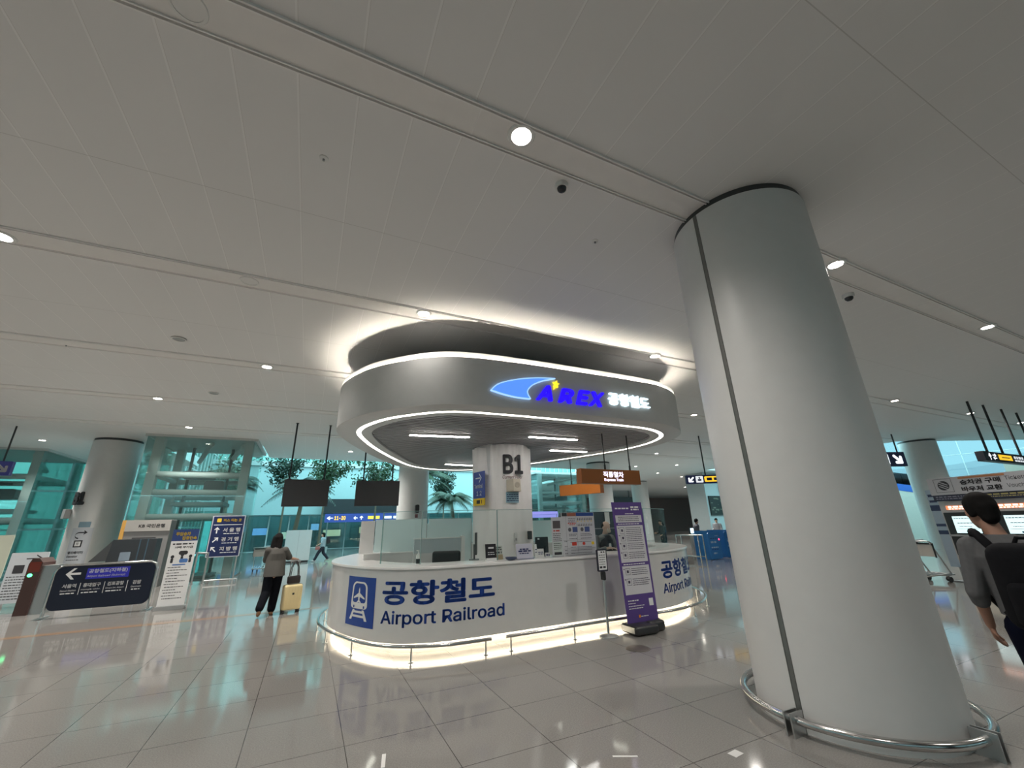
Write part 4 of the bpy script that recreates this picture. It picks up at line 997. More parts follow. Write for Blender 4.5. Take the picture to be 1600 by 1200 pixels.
part('zip_seam', MB().rbox(-.192, .192, -.012, .012, .055, .565, .045), mat('seam_brown', (.42, .33, .15), .6), t); part('badge', MB().rbox(-.02, .02, -.127, -.123, .36, .40, .005), BLACK, t)
part('pull_handle', MB().tube([(-.09, .05, .55), (-.09, .05, 1.02)], .009, 8).tube([(.09, .05, .55), (.09, .05, 1.02)], .009, 8).rbox(-.11, .11, .03, .07, 1.02, 1.055, .015), STEEL, t, 40)
for x in (-.15, .15):
    for y in (-.08, .08): part('wheel', MB().tube([(x-.018, y, .03), (x+.018, y, .03)], .03, 12).bx(x-.02, x+.02, y-.015, y+.015, .03, .07), BLACK, t, 40)
t = thing('handbag', 'black handbag with loop handles resting on the cream suitcase', 'handbag', E(-.15, 11.16, .575), PHI+.35)
part('bag', rounded_block(-.13, .13, -.06, .06, .0, .16, .03), mat('black_leather', (.02, .014, .014), .4), t, 40)
for y in (-.04, .04): part('strap', MB().tube([(-.09, y, .15), (-.07, y*.9, .33), (-.02, y*.5, .46), (.02, y*.5, .46), (.07, y*.9, .33), (.09, y, .15)], .009, 8), mat('strap_leather', (.03, .022, .02), .5), t, 60)
far = person('person in pale blue top walking left with a dark backpack in the atrium', E(.9, 27.1), PHI+math.radians(90),
    dict(hip=(0, 0, .80), waist=(0, .01, .95), chest=(0, .02, 1.15), neck=(0, .03, 1.28), head=(0, .06, 1.41), shL=(-.16, 0, 1.21), shR=(.16, 0, 1.21), elL=(-.2, .1, .98), wrL=(-.18, .28, .88), elR=(.2, -.06, .97), wrR=(.18, .1, .85),
         hpL=(-.08, 0, .76), hpR=(.08, 0, .76), knL=(-.08, .22, .45), knR=(.08, -.06, .44), anL=(-.08, .36, .09), anR=(.08, -.30, .13), toL=(-.08, .50, .06), toR=(.08, -.18, .04)),
    dict(top=mat('pale_blue_top', (.34, .45, .50), .8), bottom=mat('dark_jeans', (.015, .02, .035), .8), shoes=mat('grey_shoe', (.4, .4, .4), .6), hair='long', sleeve=.95, flare=1.3), .95, .018)
bk = thing('small_backpack', 'dark backpack on the back of the person walking in the atrium', 'backpack', E(1.12, 27.1, .92), PHI+math.radians(90))
part('bag', rounded_block(-.14, .14, -.1, .06, 0, .4, .05), mat('dark_nylon', (.015, .015, .02), .7), bk, 40); part('pocket', rounded_block(-.1, .1, -.14, -.09, .04, .2, .02), mat('dark_nylon', (.015, .015, .02), .7), bk, 40)
hb = thing('small_handbag', 'small reddish bag carried by the person walking in the atrium', 'handbag', E(.62, 26.93, .62), PHI+.3)
part('bag', rounded_block(-.12, .12, -.05, .05, 0, .18, .03), mat('rose_bag', (.35, .14, .13), .6), hb, 40); part('strap', MB().tube([(-.08, 0, .17), (-.04, 0, .26), (.04, 0, .26), (.08, 0, .17)], .008, 6), INK, hb)

# ------------------------------------------------------------------ things on and behind the counter
ZT = 1.14
t = thing('computer_monitor', 'thin black computer monitor seen edge-on on the counter before the draped column', 'monitor', E(2.68, 7.12, ZT), PHI+math.radians(68))
part('panel', MB().rbox(-.26, .26, -.015, .02, .09, .44, .01), BLACK, t); part('screen', MB().quad(-.25, .25, .1, .43, -.017), mat('screen_dark', (.03, .05, .05), .2), t)
part('stand', MB().rbox(-.03, .03, .02, .05, .01, .25, .01).bx(-.1, .1, -.05, .12, 0, .012), DARK, t)
t = thing('office_chair', 'black office chair back showing above the counter left of the monitor', 'chair', E(2.30, 7.62), PHI-.3)
part('backrest', rounded_block(-.25, .25, -.05, .05, .75, 1.28, .045), mat('chair_mesh', (.02, .02, .022), .8), t, 40); part('seat', rounded_block(-.25, .25, -.5, .0, .42, .52, .04), mat('chair_mesh', (.02, .02, .022), .8), t, 40)
for s in (-.27, .27): part('armrest', MB().tube([(s, -.05, .5), (s, -.05, .72), (s, -.35, .74)], .022, 8), BLACK, t)
part('gas_column', MB().tube([(0, -.25, .08), (0, -.25, .43)], .03, 10), STEEL, t)
for k in range(5): part('base_arm', MB().tube([(0, -.25, .1), (.3*math.cos(k*1.257), -.25+.3*math.sin(k*1.257), .06)], .02, 6).ball((.3*math.cos(k*1.257), -.25+.3*math.sin(k*1.257), .03), .03), BLACK, t)
t = thing('acrylic_stand', 'black leaflet card in a clear stand on the counter right of the monitor', 'card stand', E(2.785, 6.70, ZT), PHI)
part('card', MB().box((0, .02, .14), (.19, .006, .24), mtx=Matrix.Rotation(-.12, 3, 'X')), mat('card_black', (.015, .012, .018), .4), t); part('white_foot', MB().bx(-.09, .09, -.02, .05, 0, .045), PAPER, t)
part('print', MB().dashes(-.05, .05, .2, .025, .005, 2).dashes(-.06, .06, .13, .012, .0, 4).dashes(-.06, .06, .1, .012, -.002, 5), PAPER, t)
t = thing('notice_card', 'white notice card with small pictures on the counter, right of the black leaflet card', 'card stand', E(2.975, 6.80, ZT), PHI)
part('card', MB().box((0, .02, .11), (.13, .006, .22), mtx=Matrix.Rotation(-.12, 3, 'X')), mat('card_pale', (.62, .60, .56), .5), t); part('brown_panel', MB().box((0, .0, .045), (.13, .006, .08), mtx=Matrix.Rotation(-.12, 3, 'X')), mat('card_brown', (.45, .32, .2), .5), t)
part('print', MB().dashes(-.05, .05, .19, .015, .02, 1).dashes(-.05, .05, .16, .015, .018, 2).dashes(-.05, .05, .115, .03, .014, 7), INK, t)
t = thing('document_tray', 'dark blue round dish beside the white table notice on the counter', 'tray', E(3.10, 6.60, ZT), PHI)
part('bowl', MB().lathe([(.05, .0), (.09, .02), (.10, .05), (.09, .05), (.08, .02), (.0001, .012)], (0, 0, 0), 24), mat('dish_blue', (.05, .07, .13), .3), t, 40)
t = thing('table_notice', 'wide white table notice with two lines of print on the counter before the draped column', 'notice', E(3.38, 6.63, ZT), PHI)
part('panel', MB().box((0, .03, .125), (.31, .006, .23), mtx=Matrix.Rotation(-.15, 3, 'X')), mat('notice_lilac', (.58, .57, .66), .5), t); part('foot', MB().bx(-.15, .16, -.02, .10, 0, .012), mat('foot_blue', (.2, .22, .3), .4), t)
part('print', MB().dashes(-.09, .1, .155, .02, .022, 3).dashes(-.12, .12, .125, .022, .017, 6).dashes(-.1, .1, .09, .014, .012, 8), NAVY, t)
t = thing('tablet_screen', 'dark upright screen with a card before it on the counter left of the price boards', 'monitor', E(3.87, 6.92, ZT), PHI)
part('panel', MB().rbox(-.13, .13, -.01, .015, .01, .33, .01), mat('tablet_dark', (.02, .022, .03), .25), t); part('sticker', MB().quad(-.09, -.05, .285, .31, -.012), PAPER, t); part('foot', MB().bx(-.1, .1, -.03, .07, 0, .012), BLACK, t)
for x, w, h, l in [(3.75, .13, .14, 'small white card leaning on the dark screen on the counter'), (3.89, .09, .07, 'tiny grey card at the foot of the dark screen on the counter'), (3.655, .05, .22, 'narrow white card at the right edge of the draped column on the counter')]:
    t = thing('price_card', l, 'card', E(x, 6.74, ZT), PHI); part('card', MB().box((0, .02, h/2), (w, .006, h), mtx=Matrix.Rotation(-.15, 3, 'X')), mat('card_white', (.64, .66, .65), .5), t); part('print', MB().dashes(-w*.4, w*.4, h*.6, .012, .010, 2).dashes(-w*.4, w*.4, h*.4, .012, .006, 5), NAVY, t)
def board(x0, x1, h, b, label): 
    t = thing('price_board', label, 'board', E((x0+x1)/2, b, ZT), PHI); w = (x1-x0)/2
    part('panel', MB().rbox(-w, w, -.006, .006, 0.012, h, .008), mat('board_white', (.60, .61, .63), .45), t); part('foot', MB().bx(-w*.8, w*.8, -.05, .06, 0, .014), GREY, t)
    return t, w
t, w = board(3.95, 4.165, .66, 6.68, 'narrow white board with dark photo panel, left of the wide price board')
part('photo_panel', MB().quad(-w*.75, w*.7, .47, .60, -.008), mat('photo_grey', (.10, .09, .09), .5), t); part('red_print', MB().dashes(-w*.7, w*.7, .43, .022, -.008, 1), RED, t)
bp = MB()
for k in range(5): bp.dashes(-w*.8, w*.8, .38-.03*k, .012, -.008, k)
for k in range(4): bp.dashes(-w*.75, w*.75, .215-.03*k, .010, -.0085, k+9)
bp.rbox(-w*.7, w*.7, -.0085, -.007, .03, .075, .01)
part('frame_line', MB().quad(-w*.85, w*.85, .02, .24, -.0075), mat('pale_green', (.52, .58, .55), .5), t); part('dark_print', bp, INK, t)
t, w = board(4.175, 4.90, .74, 6.69, 'wide white price board with orange and blue headings on the counter')
part('orange_heading', MB().quad(-w*.66, -.045, .675, .735, -.008), mat('heading_rust', (.36, .13, .08), .5), t); part('blue_heading', MB().quad(-.043, w*.97, .675, .735, -.008), mat('heading_blue', (.02, .07, .28), .5), t); part('black_heading', MB().quad(-w*.98, -w*.67, .675, .735, -.008), INK, t)
bp = MB(); rp = MB(); yp = MB(); bl = MB()
for k in range(3): bp.dashes(-.22, -.06, .635-.03*k, .012, -.008, k)
for k in range(9): x = -.01+.038*k; bp.poly([(x-.012, .60), (x+.012, .60), (x+.006, .645), (x-.006, .645)], -.008); yp.quad(x-.01, x+.01, .575, .59, -.008) if k % 2 == 0 else None; bp.poly([(x-.012, .50), (x+.012, .50), (x, .55)], -.008)
rp.dashes(-.23, -.06, .55, .018, -.008, 4).dashes(-.2, -.08, .525, .012, -.008, 5)
for x, z in ((-.20, .44), (.07, .44)): bp.add([(x+.035*math.cos(a*PI/8), -.008, z+.035*math.sin(a*PI/8)) for a in range(16)], [tuple(range(16))])
bl.quad(-.14, -.03, .395, .485, -.008).quad(.13, .24, .395, .485, -.008)
for z in (.36, .335, .285): bp.dashes(-.22, -.05, z, .011, -.008, int(z*100)).dashes(.03, .28, z, .011, -.008, int(z*90))
for z in (.24, .155, .09, .04): bp.dashes(-.33, -.27, z, .012, -.008, int(z*77)).dashes(-.2, .3, z-.015 if z > .1 else z, .009, -.008, int(z*55))
rp.rbox(-.17, -.07, -.0085, -.007, .165, .225, .01).rbox(.06, .12, -.0085, -.007, .17, .22, .02); yp.rbox(.26, .32, -.0085, -.007, .17, .22, .01)
bp.quad(-.275, -.272, .02, .67, -.0078).quad(-.045, -.042, .02, .67, -.0078).quad(-w*.97, w*.97, .258, .261, -.0078).quad(-w*.97, w*.97, .115, .118, -.0078)
part('dark_print', bp, mat('print_grey', (.12, .12, .14), .6), t); part('red_print', rp, RED, t); part('yellow_print', yp, YELL, t); part('blue_print', bl, mat('print_blue', (.08, .12, .3), .5), t)
staff = person('person in grey shirt and dark vest looking down behind the counter', E(5.80, 7.66), PHI+math.radians(180),
    dict(hip=(0, -.02, .92), waist=(0, 0, 1.06), chest=(0, .05, 1.30), neck=(0, .09, 1.45), head=(.01, .16, 1.585), shL=(-.20, .04, 1.37), shR=(.20, .04, 1.37), elL=(-.25, .12, 1.14), wrL=(-.11, .35, 1.19), elR=(.25, .12, 1.14), wrR=(.09, .36, 1.19),
         hdL=(.5, .8, -.1), hdR=(-.5, .8, -.1), pnL=(0, 0, -1), pnR=(0, 0, -1), hpL=(-.09, 0, .88), hpR=(.09, 0, .88), knL=(-.1, .03, .48), knR=(.1, .03, .48), anL=(-.1, 0, .08), anR=(.1, 0, .08), toL=(-.11, .15, .035), toR=(.11, .15, .035)),
    dict(top=mat('staff_grey_shirt', (.16, .165, .165), .85), bottom=BLKT, shoes=BLACK, hair='back', skin=mat('pale_skin', (.60, .42, .33), .5, scale=20), sleeve=1.6), 1., .009, (.15, -.45))
vm = MB().loft([(0, .03, .98, .205, .175), (0, .045, 1.2, .20, .185), (0, .055, 1.34, .175, .185), (0, .06, 1.43, .12, .14)], 24)
fpart('vest', vm, mat('vest_black', (.02, .022, .03), .7), staff, .009, 2)
part('vest_print', MB().rbox(-.03, .03, -.236, -.228, 1.17, 1.27, .02).xf(Matrix.Rotation(PI, 4, 'Z')), PAPER, staff)
part('face_mask', MB().ball((.0, .235, 1.515), (.05, .035, .045), 12, 8), mat('mask_beige', (.55, .47, .38), .8), staff, 60)
t = thing('work_desk', 'white work desk inside the counter under the staff member', 'desk', E(5.8, 7.2), PHI)
part('worktop', MB().rbox(-.55, .55, -.13, .13, 1.08, 1.13, .01), CNT, t); part('panel', MB().bx(-.53, .53, .08, .11, 0, 1.08), CNT, t)
t = thing('desk_partition', 'low white and frosted desk partition inside the counter, left of the draped column', 'partition', E(2.26, 8.0), PHI)
part('frosted_panel', MB().bx(-.47, .43, -.012, .012, 1.24, 1.48), mat('partition_pale', (.48, .55, .57), .3), t); part('lower_panel', MB().bx(-.47, .43, -.03, .03, 0, 1.24), CNT, t); part('end_post', MB().rbox(.43, .50, -.05, .05, 0, 1.52, .01), WHITE, t); part('top_rail', MB().bx(-.48, .43, -.02, .02, 1.48, 1.50), WHITE, t)
for x0, x1, l in ((1.5, 2.78, 'pale frosted glass partition inside the counter, left one behind the low white partition'), (2.82, 4.0, 'pale frosted glass partition inside the counter beside the draped column')):
    t = thing('frosted_partition', l, 'partition', E((x0+x1)/2, 11.0), PHI)
    w = (x1-x0)/2; part('pane', MB().bx(-w, w, -.006, .006, .06, 1.89), FROST, t); part('base_rail', MB().bx(-w, w, -.03, .03, 0, .06), STEEL, t); part('edge_profile', MB().bx(w-.015, w, -.012, .012, .06, 1.89), GREY, t)
t = thing('white_partition', 'white upright end panel at the left inside the counter', 'partition', E(1.28, 10.7), PHI)
part('panel', MB().rbox(-.15, .16, -.03, .03, 0, 1.86, .01), CNT, t); part('foot', MB().bx(-.16, .17, -.12, .12, 0, .02), GREY, t)
t = thing('low_partition', 'long low white partition inside the left end of the counter', 'partition', E(1.55, 8.6), PHI)
part('panel', MB().rbox(-.55, .45, -.03, .03, 0, 1.23, .01), CNT, t); part('cap', MB().bx(-.56, .46, -.04, .04, 1.23, 1.25), WHITE, t)
t = thing('hand_sanitizer', 'white bottle with black base and pump on the left part of the counter', 'bottle', E(1.65, 7.0, ZT), PHI)
part('bottle', MB().lathe([(.035, 0), (.037, .02), (.037, .12), (.015, .15), (.015, .16)], (0, 0, 0), 16), mat('bottle_white', (.7, .69, .66), .3), t, 40); part('pump', MB().tube([(0, 0, .16), (0, 0, .2), (-.04, -.01, .2)], .008, 8), WHITE, t); part('label_band', MB().lathe([(.038, .01), (.038, .08)], (0, 0, 0), 16), BLACK, t, 40)
single('wall_paper', MB().bx(-.065, .065, -.004, .004, -.13, .13), PAPER, 'white paper sheet stuck on the dark cabinet behind the staff member', 'paper', E(6.2, 7.95, 1.78), PHI)
t = thing('back_cabinet', 'dark blue-grey cabinet with shelves behind the staff member', 'cabinet', E(6.0, 8.25), PHI)
part('body', MB().bx(-.75, .65, -.28, .25, 0, 1.92), mat('cabinet_slate', (.05, .07, .085), .5), t); part('shelf', MB().bx(-.72, .62, -.29, -.27, 1.55, 1.57), GREY, t); part('poster', MB().quad(-.60, -.45, 1.5, 1.82, -.285), mat('poster_blue', (.18, .3, .5), .5), t)
t = thing('leaflet_holder', 'orange leaflet in a holder on the counter right of the purple banner', 'leaflet', E(5.95, 6.78, ZT), PHI-.1)
part('leaflet', MB().box((0, .02, .17), (.20, .01, .33), mtx=Matrix.Rotation(-.3, 3, 'X')), mat('leaflet_orange', (.50, .14, .04), .5), t); part('foot', MB().bx(-.1, .1, -.03, .1, 0, .012), GREY, t); part('print', MB().quad(-.07, .06, .04, .12, -.02), mat('leaflet_pale', (.45, .4, .45), .5), t)
t = thing('blue_poster_stand', 'blue and white poster stand behind the purple banner on the counter', 'poster', E(5.80, 7.0, ZT), PHI)
part('sheet', MB().bx(-.1, .16, -.005, .005, .01, .72), mat('poster_sky', (.30, .40, .55), .5), t); part('blue_panel', MB().quad(-.1, .16, .25, .45, -.007), mat('poster_mid', (.03, .12, .4), .5), t); part('foot', MB().bx(-.08, .14, -.04, .05, 0, .012), GREY, t)

# ------------------------------------------------------------------ in front of the counter
t = thing('purple_banner', 'tall purple banner with white step-by-step panels on a black wheeled base before the counter', 'banner', E(5.14, 5.92), PHI)
tl = -.06
part('sheet', MB().add([(-.31, 0, .12), (.34, 0, .12), (.27, .0, 2.02), (-.40, .0, 2.02), (-.31, .012, .12), (.34, .012, .12), (.27, .012, 2.02), (-.40, .012, 2.02)], [(0, 1, 2, 3), (7, 6, 5, 4), (0, 4, 5, 1), (2, 6, 7, 3), (1, 5, 6, 2), (0, 3, 7, 4)]), PURP, t)
part('pole', MB().tube([(0, .04, .1), (-.06, .03, 2.0)], .014, 8), STEEL, t)
def sk(mb):                                              # the sheet leans a little to the left
    mb.v = [(x-(z-.12)*.045, y, z) for x, y, z in mb.v]; return mb
wp = MB()
for a, b in ((1.68, 1.80), (1.04, 1.63), (.55, .985)): wp.quad(-.275, .305, a, b, -.003)
part('white_panels', sk(wp), mat('banner_white', (.62, .61, .64), .5), t)
bp = MB(); 
for k, z in enumerate((1.77, 1.74, 1.71)): bp.dashes(-.22, .26, z, .012, -.005, k)
for i, z in enumerate((1.55, 1.43, 1.30, 1.155, .90, .74)):
    ring_poly(bp, [(-.22, z-.05), (-.12, z-.05), (-.12, z+.05), (-.22, z+.05)], [(-.215, z-.045), (-.125, z-.045), (-.125, z+.045), (-.215, z+.045)], -.005)
    bp.rbox(-.19, -.15, -.0055, -.004, z-.02, z+.02, .005)
    for j in range(4): bp.dashes(-.09, .28, z+.04-.03*j, .010, -.005, i*7+j)
    bp.rbox(-.255, -.235, -.0055, -.004, z+.03, z+.05, .009)
part('dark_print', sk(bp), mat('print_purple_black', (.06, .05, .09), .6), t)
wp = MB().dashes(-.26, .05, 1.915, .022, -.004, 11, 1).dashes(.09, .29, 1.935, .028, -.004, 12, 1).dashes(.09, .27, 1.895, .026, -.004, 14, 1).dashes(-.05, .15, 1.825, .012, -.004, 3)
wp.dashes(-.24, .26, 1.655, .014, -.004, 5).dashes(-.24, .28, 1.01, .014, -.004, 6).dashes(-.25, -.02, .46, .016, -.004, 7).dashes(-.25, -.1, .42, .012, -.004, 8).dashes(-.25, .1, .38, .012, -.004, 9).dashes(-.25, .08, .345, .012, -.004, 2).dashes(-.02, .14, .22, .012, -.004, 2)
wp.quad(.19, .28, .36, .47, -.004)
part('white_print', sk(wp), PAPER, t); part('orange_mark', sk(MB().quad(-.07, -.03, .205, .245, -.004)), ORNG, t)
part('base', rounded_block(-.36, .10, -.26, .14, .015, .14, .04), mat('base_black', (.03, .03, .032), .35), t, 40)
part('steel_side', MB().bx(-.364, -.352, -.2, .10, .04, .12), STEEL, t); part('foot', rounded_block(.0, .34, -.16, -.02, 0.0, .16, .05), mat('base_black', (.03, .03, .032), .35), t, 40)
part('corner_clip', MB().rbox(.30, .36, -.012, .02, .10, .15, .01), BLACK, t)
t = thing('sign_stanchion', 'slim steel stanchion with a small black-framed notice before the counter', 'sign', E(4.47, 5.98), PHI)
part('base', MB().lathe([(.155, 0), (.155, .01), (.12, .03), (.03, .04)], (0, 0, 0), 32), STEEL, t, 40); part('pole', MB().tube([(0, 0, .02), (-.0, .0, .83)], .021, 14), STEEL, t, 60); part('clamp', MB().rbox(-.03, .03, -.03, .03, .80, .93, .02), BLACK, t)
part('frame', MB().rbox(-.105, .095, -.02, .005, .93, 1.27, .02), mat('frame_black', (.015, .014, .03), .4), t); part('notice', MB().quad(-.085, .075, .955, 1.25, -.022), PAPER, t)
bp = MB().dashes(-.03, .05, 1.225, .02, -.024, 4)
for k in range(5): bp.dashes(-.07, .06, 1.18-.035*k, .010, -.024, k)
bp.rbox(-.07, -.02, -.0245, -.023, .98, 1.01, .005).rbox(.0, .05, -.0245, -.023, .98, 1.01, .005)
part('print', bp, INK, t)
single('floor_box_cover', MB().lathe([(.17, 0), (.17, .004), (.15, .008), (.0001, .008)], (0, 0, 0), 36), mat('cover_bronze', (.17, .15, .13), .35, .6), 'round brown floor box cover on the tiles before the purple banner', 'floor cover', E(4.40, 5.24), PHI, smooth=30)
for a, b, w, h, rz, l in [(.74, 3.98, .03, .2, -.2, 'short strip of white tape on the floor at the bottom edge, left one'), (2.40, 3.14, .19, .02, -.5, 'short thin strip of white tape on the floor at the bottom centre'), (3.16, 2.77, .10, .07, .1, 'scrap of white paper tape on the floor left of the big column')]:
    single('floor_tape', MB().bx(-w/2, w/2, -h/2, h/2, 0, .0015), mat('tape_white', (.72, .71, .69), .5), l, 'tape', E(a, b), PHI+rz)
# hanging train signs
def train_sign(loc, rz, x0, x1, z0, z1, label, rods, zt, txt=True, es=.0):
    t = thing('hanging_train_sign', label, 'sign', loc, rz)
    part('box', MB().rbox(x0, x1, -.09, .09, z0, z1, .008), mat('sign_orange' if not txt else 'sign_rust', (.78, .24, .035) if not txt else (.26, .085, .018), .4), t)
    for x in (x0, x1): part('end_plate', MB().bx(x-.004, x+.004, -.10, .10, z0-.005, z1+.005), mat('sign_rust_edge', (.33, .10, .02), .4), t)
    if txt:
        cx = (x0+x1)/2+.06; part('korean_lettering', MB().text('직통열차', cx, z0+.215, .60, .135, -.094, bold=.022), mat('sign_letter_lit', (.8, .8, .9), .4, emit=(.86, .82, 1.), es=1.1, var=0), t); part('english_lettering', MB().text('Express Train', cx+.0, z0+.085, .56, .08, -.094, bold=.012), MATS['sign_letter_lit'], t)
    for x in rods: part('rod', MB().tube([(x, 0, z1-.01), (x, 0, zt)], .016, 8).tube([(x, 0, z1), (x, 0, z1+.12)], .024, 8), BLACK, t, 40)
    return t
train_sign(E(6.34, 7.9), PHI, -.86, .86, 2.54, 2.87, 'rust brown hanging sign with lit white train lettering', (-.1, .66), 3.75)
train_sign(E(7.73, 11.1), PHI-math.radians(70), -.78, .78, 2.54, 2.87, 'bright orange hanging sign face just behind the lettered train sign', (-.35,), 3.70, False)

# ------------------------------------------------------------------ right: gates, core, kiosks
GBL = mat('gate_blue', (.03, .17, .45), .3)
struct('wall_core', MB().bx(29.2, 40, 24.3, 26.1, 0, 5.25).bx(29.15, 40.1, 24.25, 26.15, 5.25, ZC-.01), WGREY)
def gate(loc, rz, label, L=.9, red=True):
    t = thing('ticket_gate', label, 'ticket gate', loc, rz)
    part('body', MB().prism([(-.16, 0), (.16, 0), (.16, 1.08), (.10, 1.16), (-.16, 1.20)], -.1, L, 'y'), GBL, t); part('front_panel', MB().rbox(-.44, .44, -.16, -.1, 0.02, 1.12, .08), GBL, t)
    w = MB().dashes(-.3, .1, .72, .08, -.163, 9).dashes(-.3, .2, .50, .05, -.163, 3).dashes(-.2, .05, .26, .06, -.163, 5).dashes(.05, .3, .98, .03, -.163, 6)
    part('white_print', w, mat('gate_white', (.35, .45, .6), .5), t); g = MB()
    for z in (.86, .40):
        for x in (-.3, -.12, .06): g.bx(x, x+.12, -.164, -.15, z, z+.03)
    part('slots', g, NAVY, t)
    if red: part('red_light', MB().ball((.33, -.165, .82), (.04, .012, .04), 10, 6), mat('red_glow', (.8, .1, .1), .4, emit=(1, .05, .12), es=3., var=0), t)
    part('flap', MB().rbox(.16, .5, .5, .52, .35, .95, .06), glass('flap_glass', (.7, .85, .95)), t)
    return t
gate(E(16.55, 13.9), PHI+.1, 'blue ticket gate with a red light right of the counter'); gate(E(18.0, 14.2), PHI+.1, 'blue ticket gate partly hidden behind the big foreground column', red=False)
gate(E(19.5, 13.3), PHI+.1, 'blue ticket gate further right behind the big column')
t = thing('gate_reader', 'small lit white card symbol on a post at the left of the blue gates', 'card reader', E(15.7, 14.2), PHI)
part('post', MB().rbox(-.06, .06, -.05, .05, 0, 1.1, .02), GREY, t); part('head', MB().rbox(-.13, .13, -.07, -.01, 1.08, 1.36, .03), BLACK, t); part('symbol', MB().rbox(-.10, .10, -.075, -.07, 1.11, 1.33, .03), mat('symbol_glow', (.6, .8, 1), .4, emit=(.6, .85, 1.), es=1.6, var=0), t)
for a, l in ((15.05, 'steel barrier post left of the blue gates, nearer the counter'), (15.35, 'steel barrier post left of the blue gates, nearer the gates')):
    t = thing('barrier', l, 'barrier', E(a, 13.9), PHI); part('frame', MB().tube([(0, -.6, 0), (0, -.6, 1.05), (0, .6, 1.05), (0, .6, 0)], .03, 10).tube([(0, -.6, .2), (0, .6, .2)], .02, 8), CHROME, t, 50)
def stander(label, a, b, rz, top, hair='short', k=1., skin=None, pose=0):
    J = dict(hip=(0, 0, .92), waist=(0, .01, 1.08), chest=(0, .03, 1.32), neck=(0, .05, 1.47), head=(0, .09, 1.61), shL=(-.19, .02, 1.38), shR=(.19, .02, 1.38), elL=(-.23, .05, 1.12), wrL=(-.2, .22, 1.02), elR=(.23, .05, 1.12), wrR=(.18, .3, 1.1),
             hpL=(-.09, 0, .88), hpR=(.09, 0, .88), knL=(-.1, .05, .48), knR=(.1, 0, .48), anL=(-.1, .02, .08), anR=(.1, -.04, .08), toL=(-.11, .17, .035), toR=(.11, .11, .035))
    return person(label, E(a, b), rz, J, dict(top=top, bottom=BLKT, shoes=BLACK, hair=hair, sleeve=1.7), k, .02, (.3, -.2))
stander('person in black vest over a grey shirt standing behind the blue gates', 18.3, 16.2, PHI+math.radians(-120), mat('vest_grey', (.10, .10, .12), .8))
stander('person in pale clothes further back right of the dark wall screen', 22.4, 18.2, PHI+math.radians(120), mat('pale_coat', (.34, .35, .38), .8))
stander('person in black standing left of the blue gates', 16.0, 16.2, PHI+math.radians(80), mat('black_coat', (.015, .015, .02), .8), 'long')
t = thing('wall_screen', 'dark framed map screen on the grey core wall beyond the blue gates', 'screen', E(30.6, 24.3), PHI)
part('frame', MB().rbox(-1.2, 1.3, -.12, 0, 2.0, 3.5, .03), mat('screen_frame', (.02, .022, .02), .4), t); m = MB()
r = random.Random(5)
for k in range(26): x = r.uniform(-1.1, 1.0); z = r.uniform(2.1, 3.3); m.quad(x, x+r.uniform(.1, .4), z, z+r.uniform(.03, .12), -.123)
part('map_print', m, mat('map_olive', (.14, .15, .11), .5), t)
t = thing('wall_poster', 'blue and white poster on the dark far wall left of the core', 'poster', E(44, 55.9), PHI); part('sheet', MB().bx(-1.2, 1.2, -.05, 0, .8, 4.2), mat('poster_navy', (.05, .07, .16), .5), t); part('panel', MB().quad(-.8, .8, 2.2, 3.8, -.06), mat('poster_pale', (.35, .4, .55), .5), t)
t = thing('yellow_route_sign', 'navy hanging sign with yellow lettering and white arrow left of the big column', 'sign', E(16.15, 13.15), PHI-math.radians(30))
part('panel', MB().rbox(-1.0, 3.4, -.08, .08, 3.22, 3.60, .02), mat('route_navy', (.02, .03, .14), .4), t)
part('white_print', MB().text('↙', -.78, 3.41, .26, .24, -.085, bold=.05).rbox(-.58, -.26, -.087, -.082, 3.27, 3.55, .03), MATS['sign_white_lit'], t); part('yellow_print', MB().rbox(-.2, 1.45, -.088, -.084, 3.29, 3.53, .05).rbox(1.6, 3.1, -.088, -.084, 3.29, 3.53, .05), mat('route_yellow_lit', (.8, .5, .03), .5, emit=(.95, .58, .03), es=.9, var=0), t)
part('dark_print', MB().rbox(-.50, -.34, -.09, -.086, 3.34, 3.42, .03).ball((-.42, -.09, 3.47), (.04, .003, .04), 10, 6).dashes(-.1, 1.4, 3.41, .12, -.092, 3).dashes(1.7, 3.0, 3.41, .12, -.092, 5), NAVY, t); part('rod', MB().tube([(-.1, 0, 3.6), (-.1, 0, ZC)], .03, 8).tube([(2.6, 0, 3.6), (2.6, 0, ZC)], .03, 8), DARK, t)
single('column_box', MB().rbox(-.15, .15, -.2, 0, -.3, .3, .02), BLACK, 'small black box high on the core wall below the yellow lettered sign', 'speaker', E(31.0, 24.3, 4.1), PHI)
t = thing('distant_sign', 'small lit white sign band far beyond the counter, left of the core', 'sign', E(34.5, 42), PHI); part('case', MB().bx(-2.6, 2.6, -.15, .15, 3.0, 4.6), BLACK, t); part('lit_band', MB().quad(-.6, 2.5, 3.3, 3.9, -.16), MATS['sign_white_lit'], t); part('hanger', MB().tube([(-2, 0, 4.5), (-2, 0, ZC)], .05, 6).tube([(2, 0, 4.5), (2, 0, ZC)], .05, 6), DARK, t)
t = thing('lit_counter_sign', 'low violet lit sign panel behind the price boards across the hall', 'sign', E(9.3, 16.5), PHI); part('panel', MB().rbox(-.9, .8, -.05, .05, 1.95, 2.2, .01), mat('violet_lit', (.3, .3, .8), .4, emit=(.35, .33, .95), es=.8, var=0), t); part('post', MB().bx(-.8, -.74, -.03, .03, 0, 1.95).bx(.64, .7, -.03, .03, 0, 1.95), GREY, t)

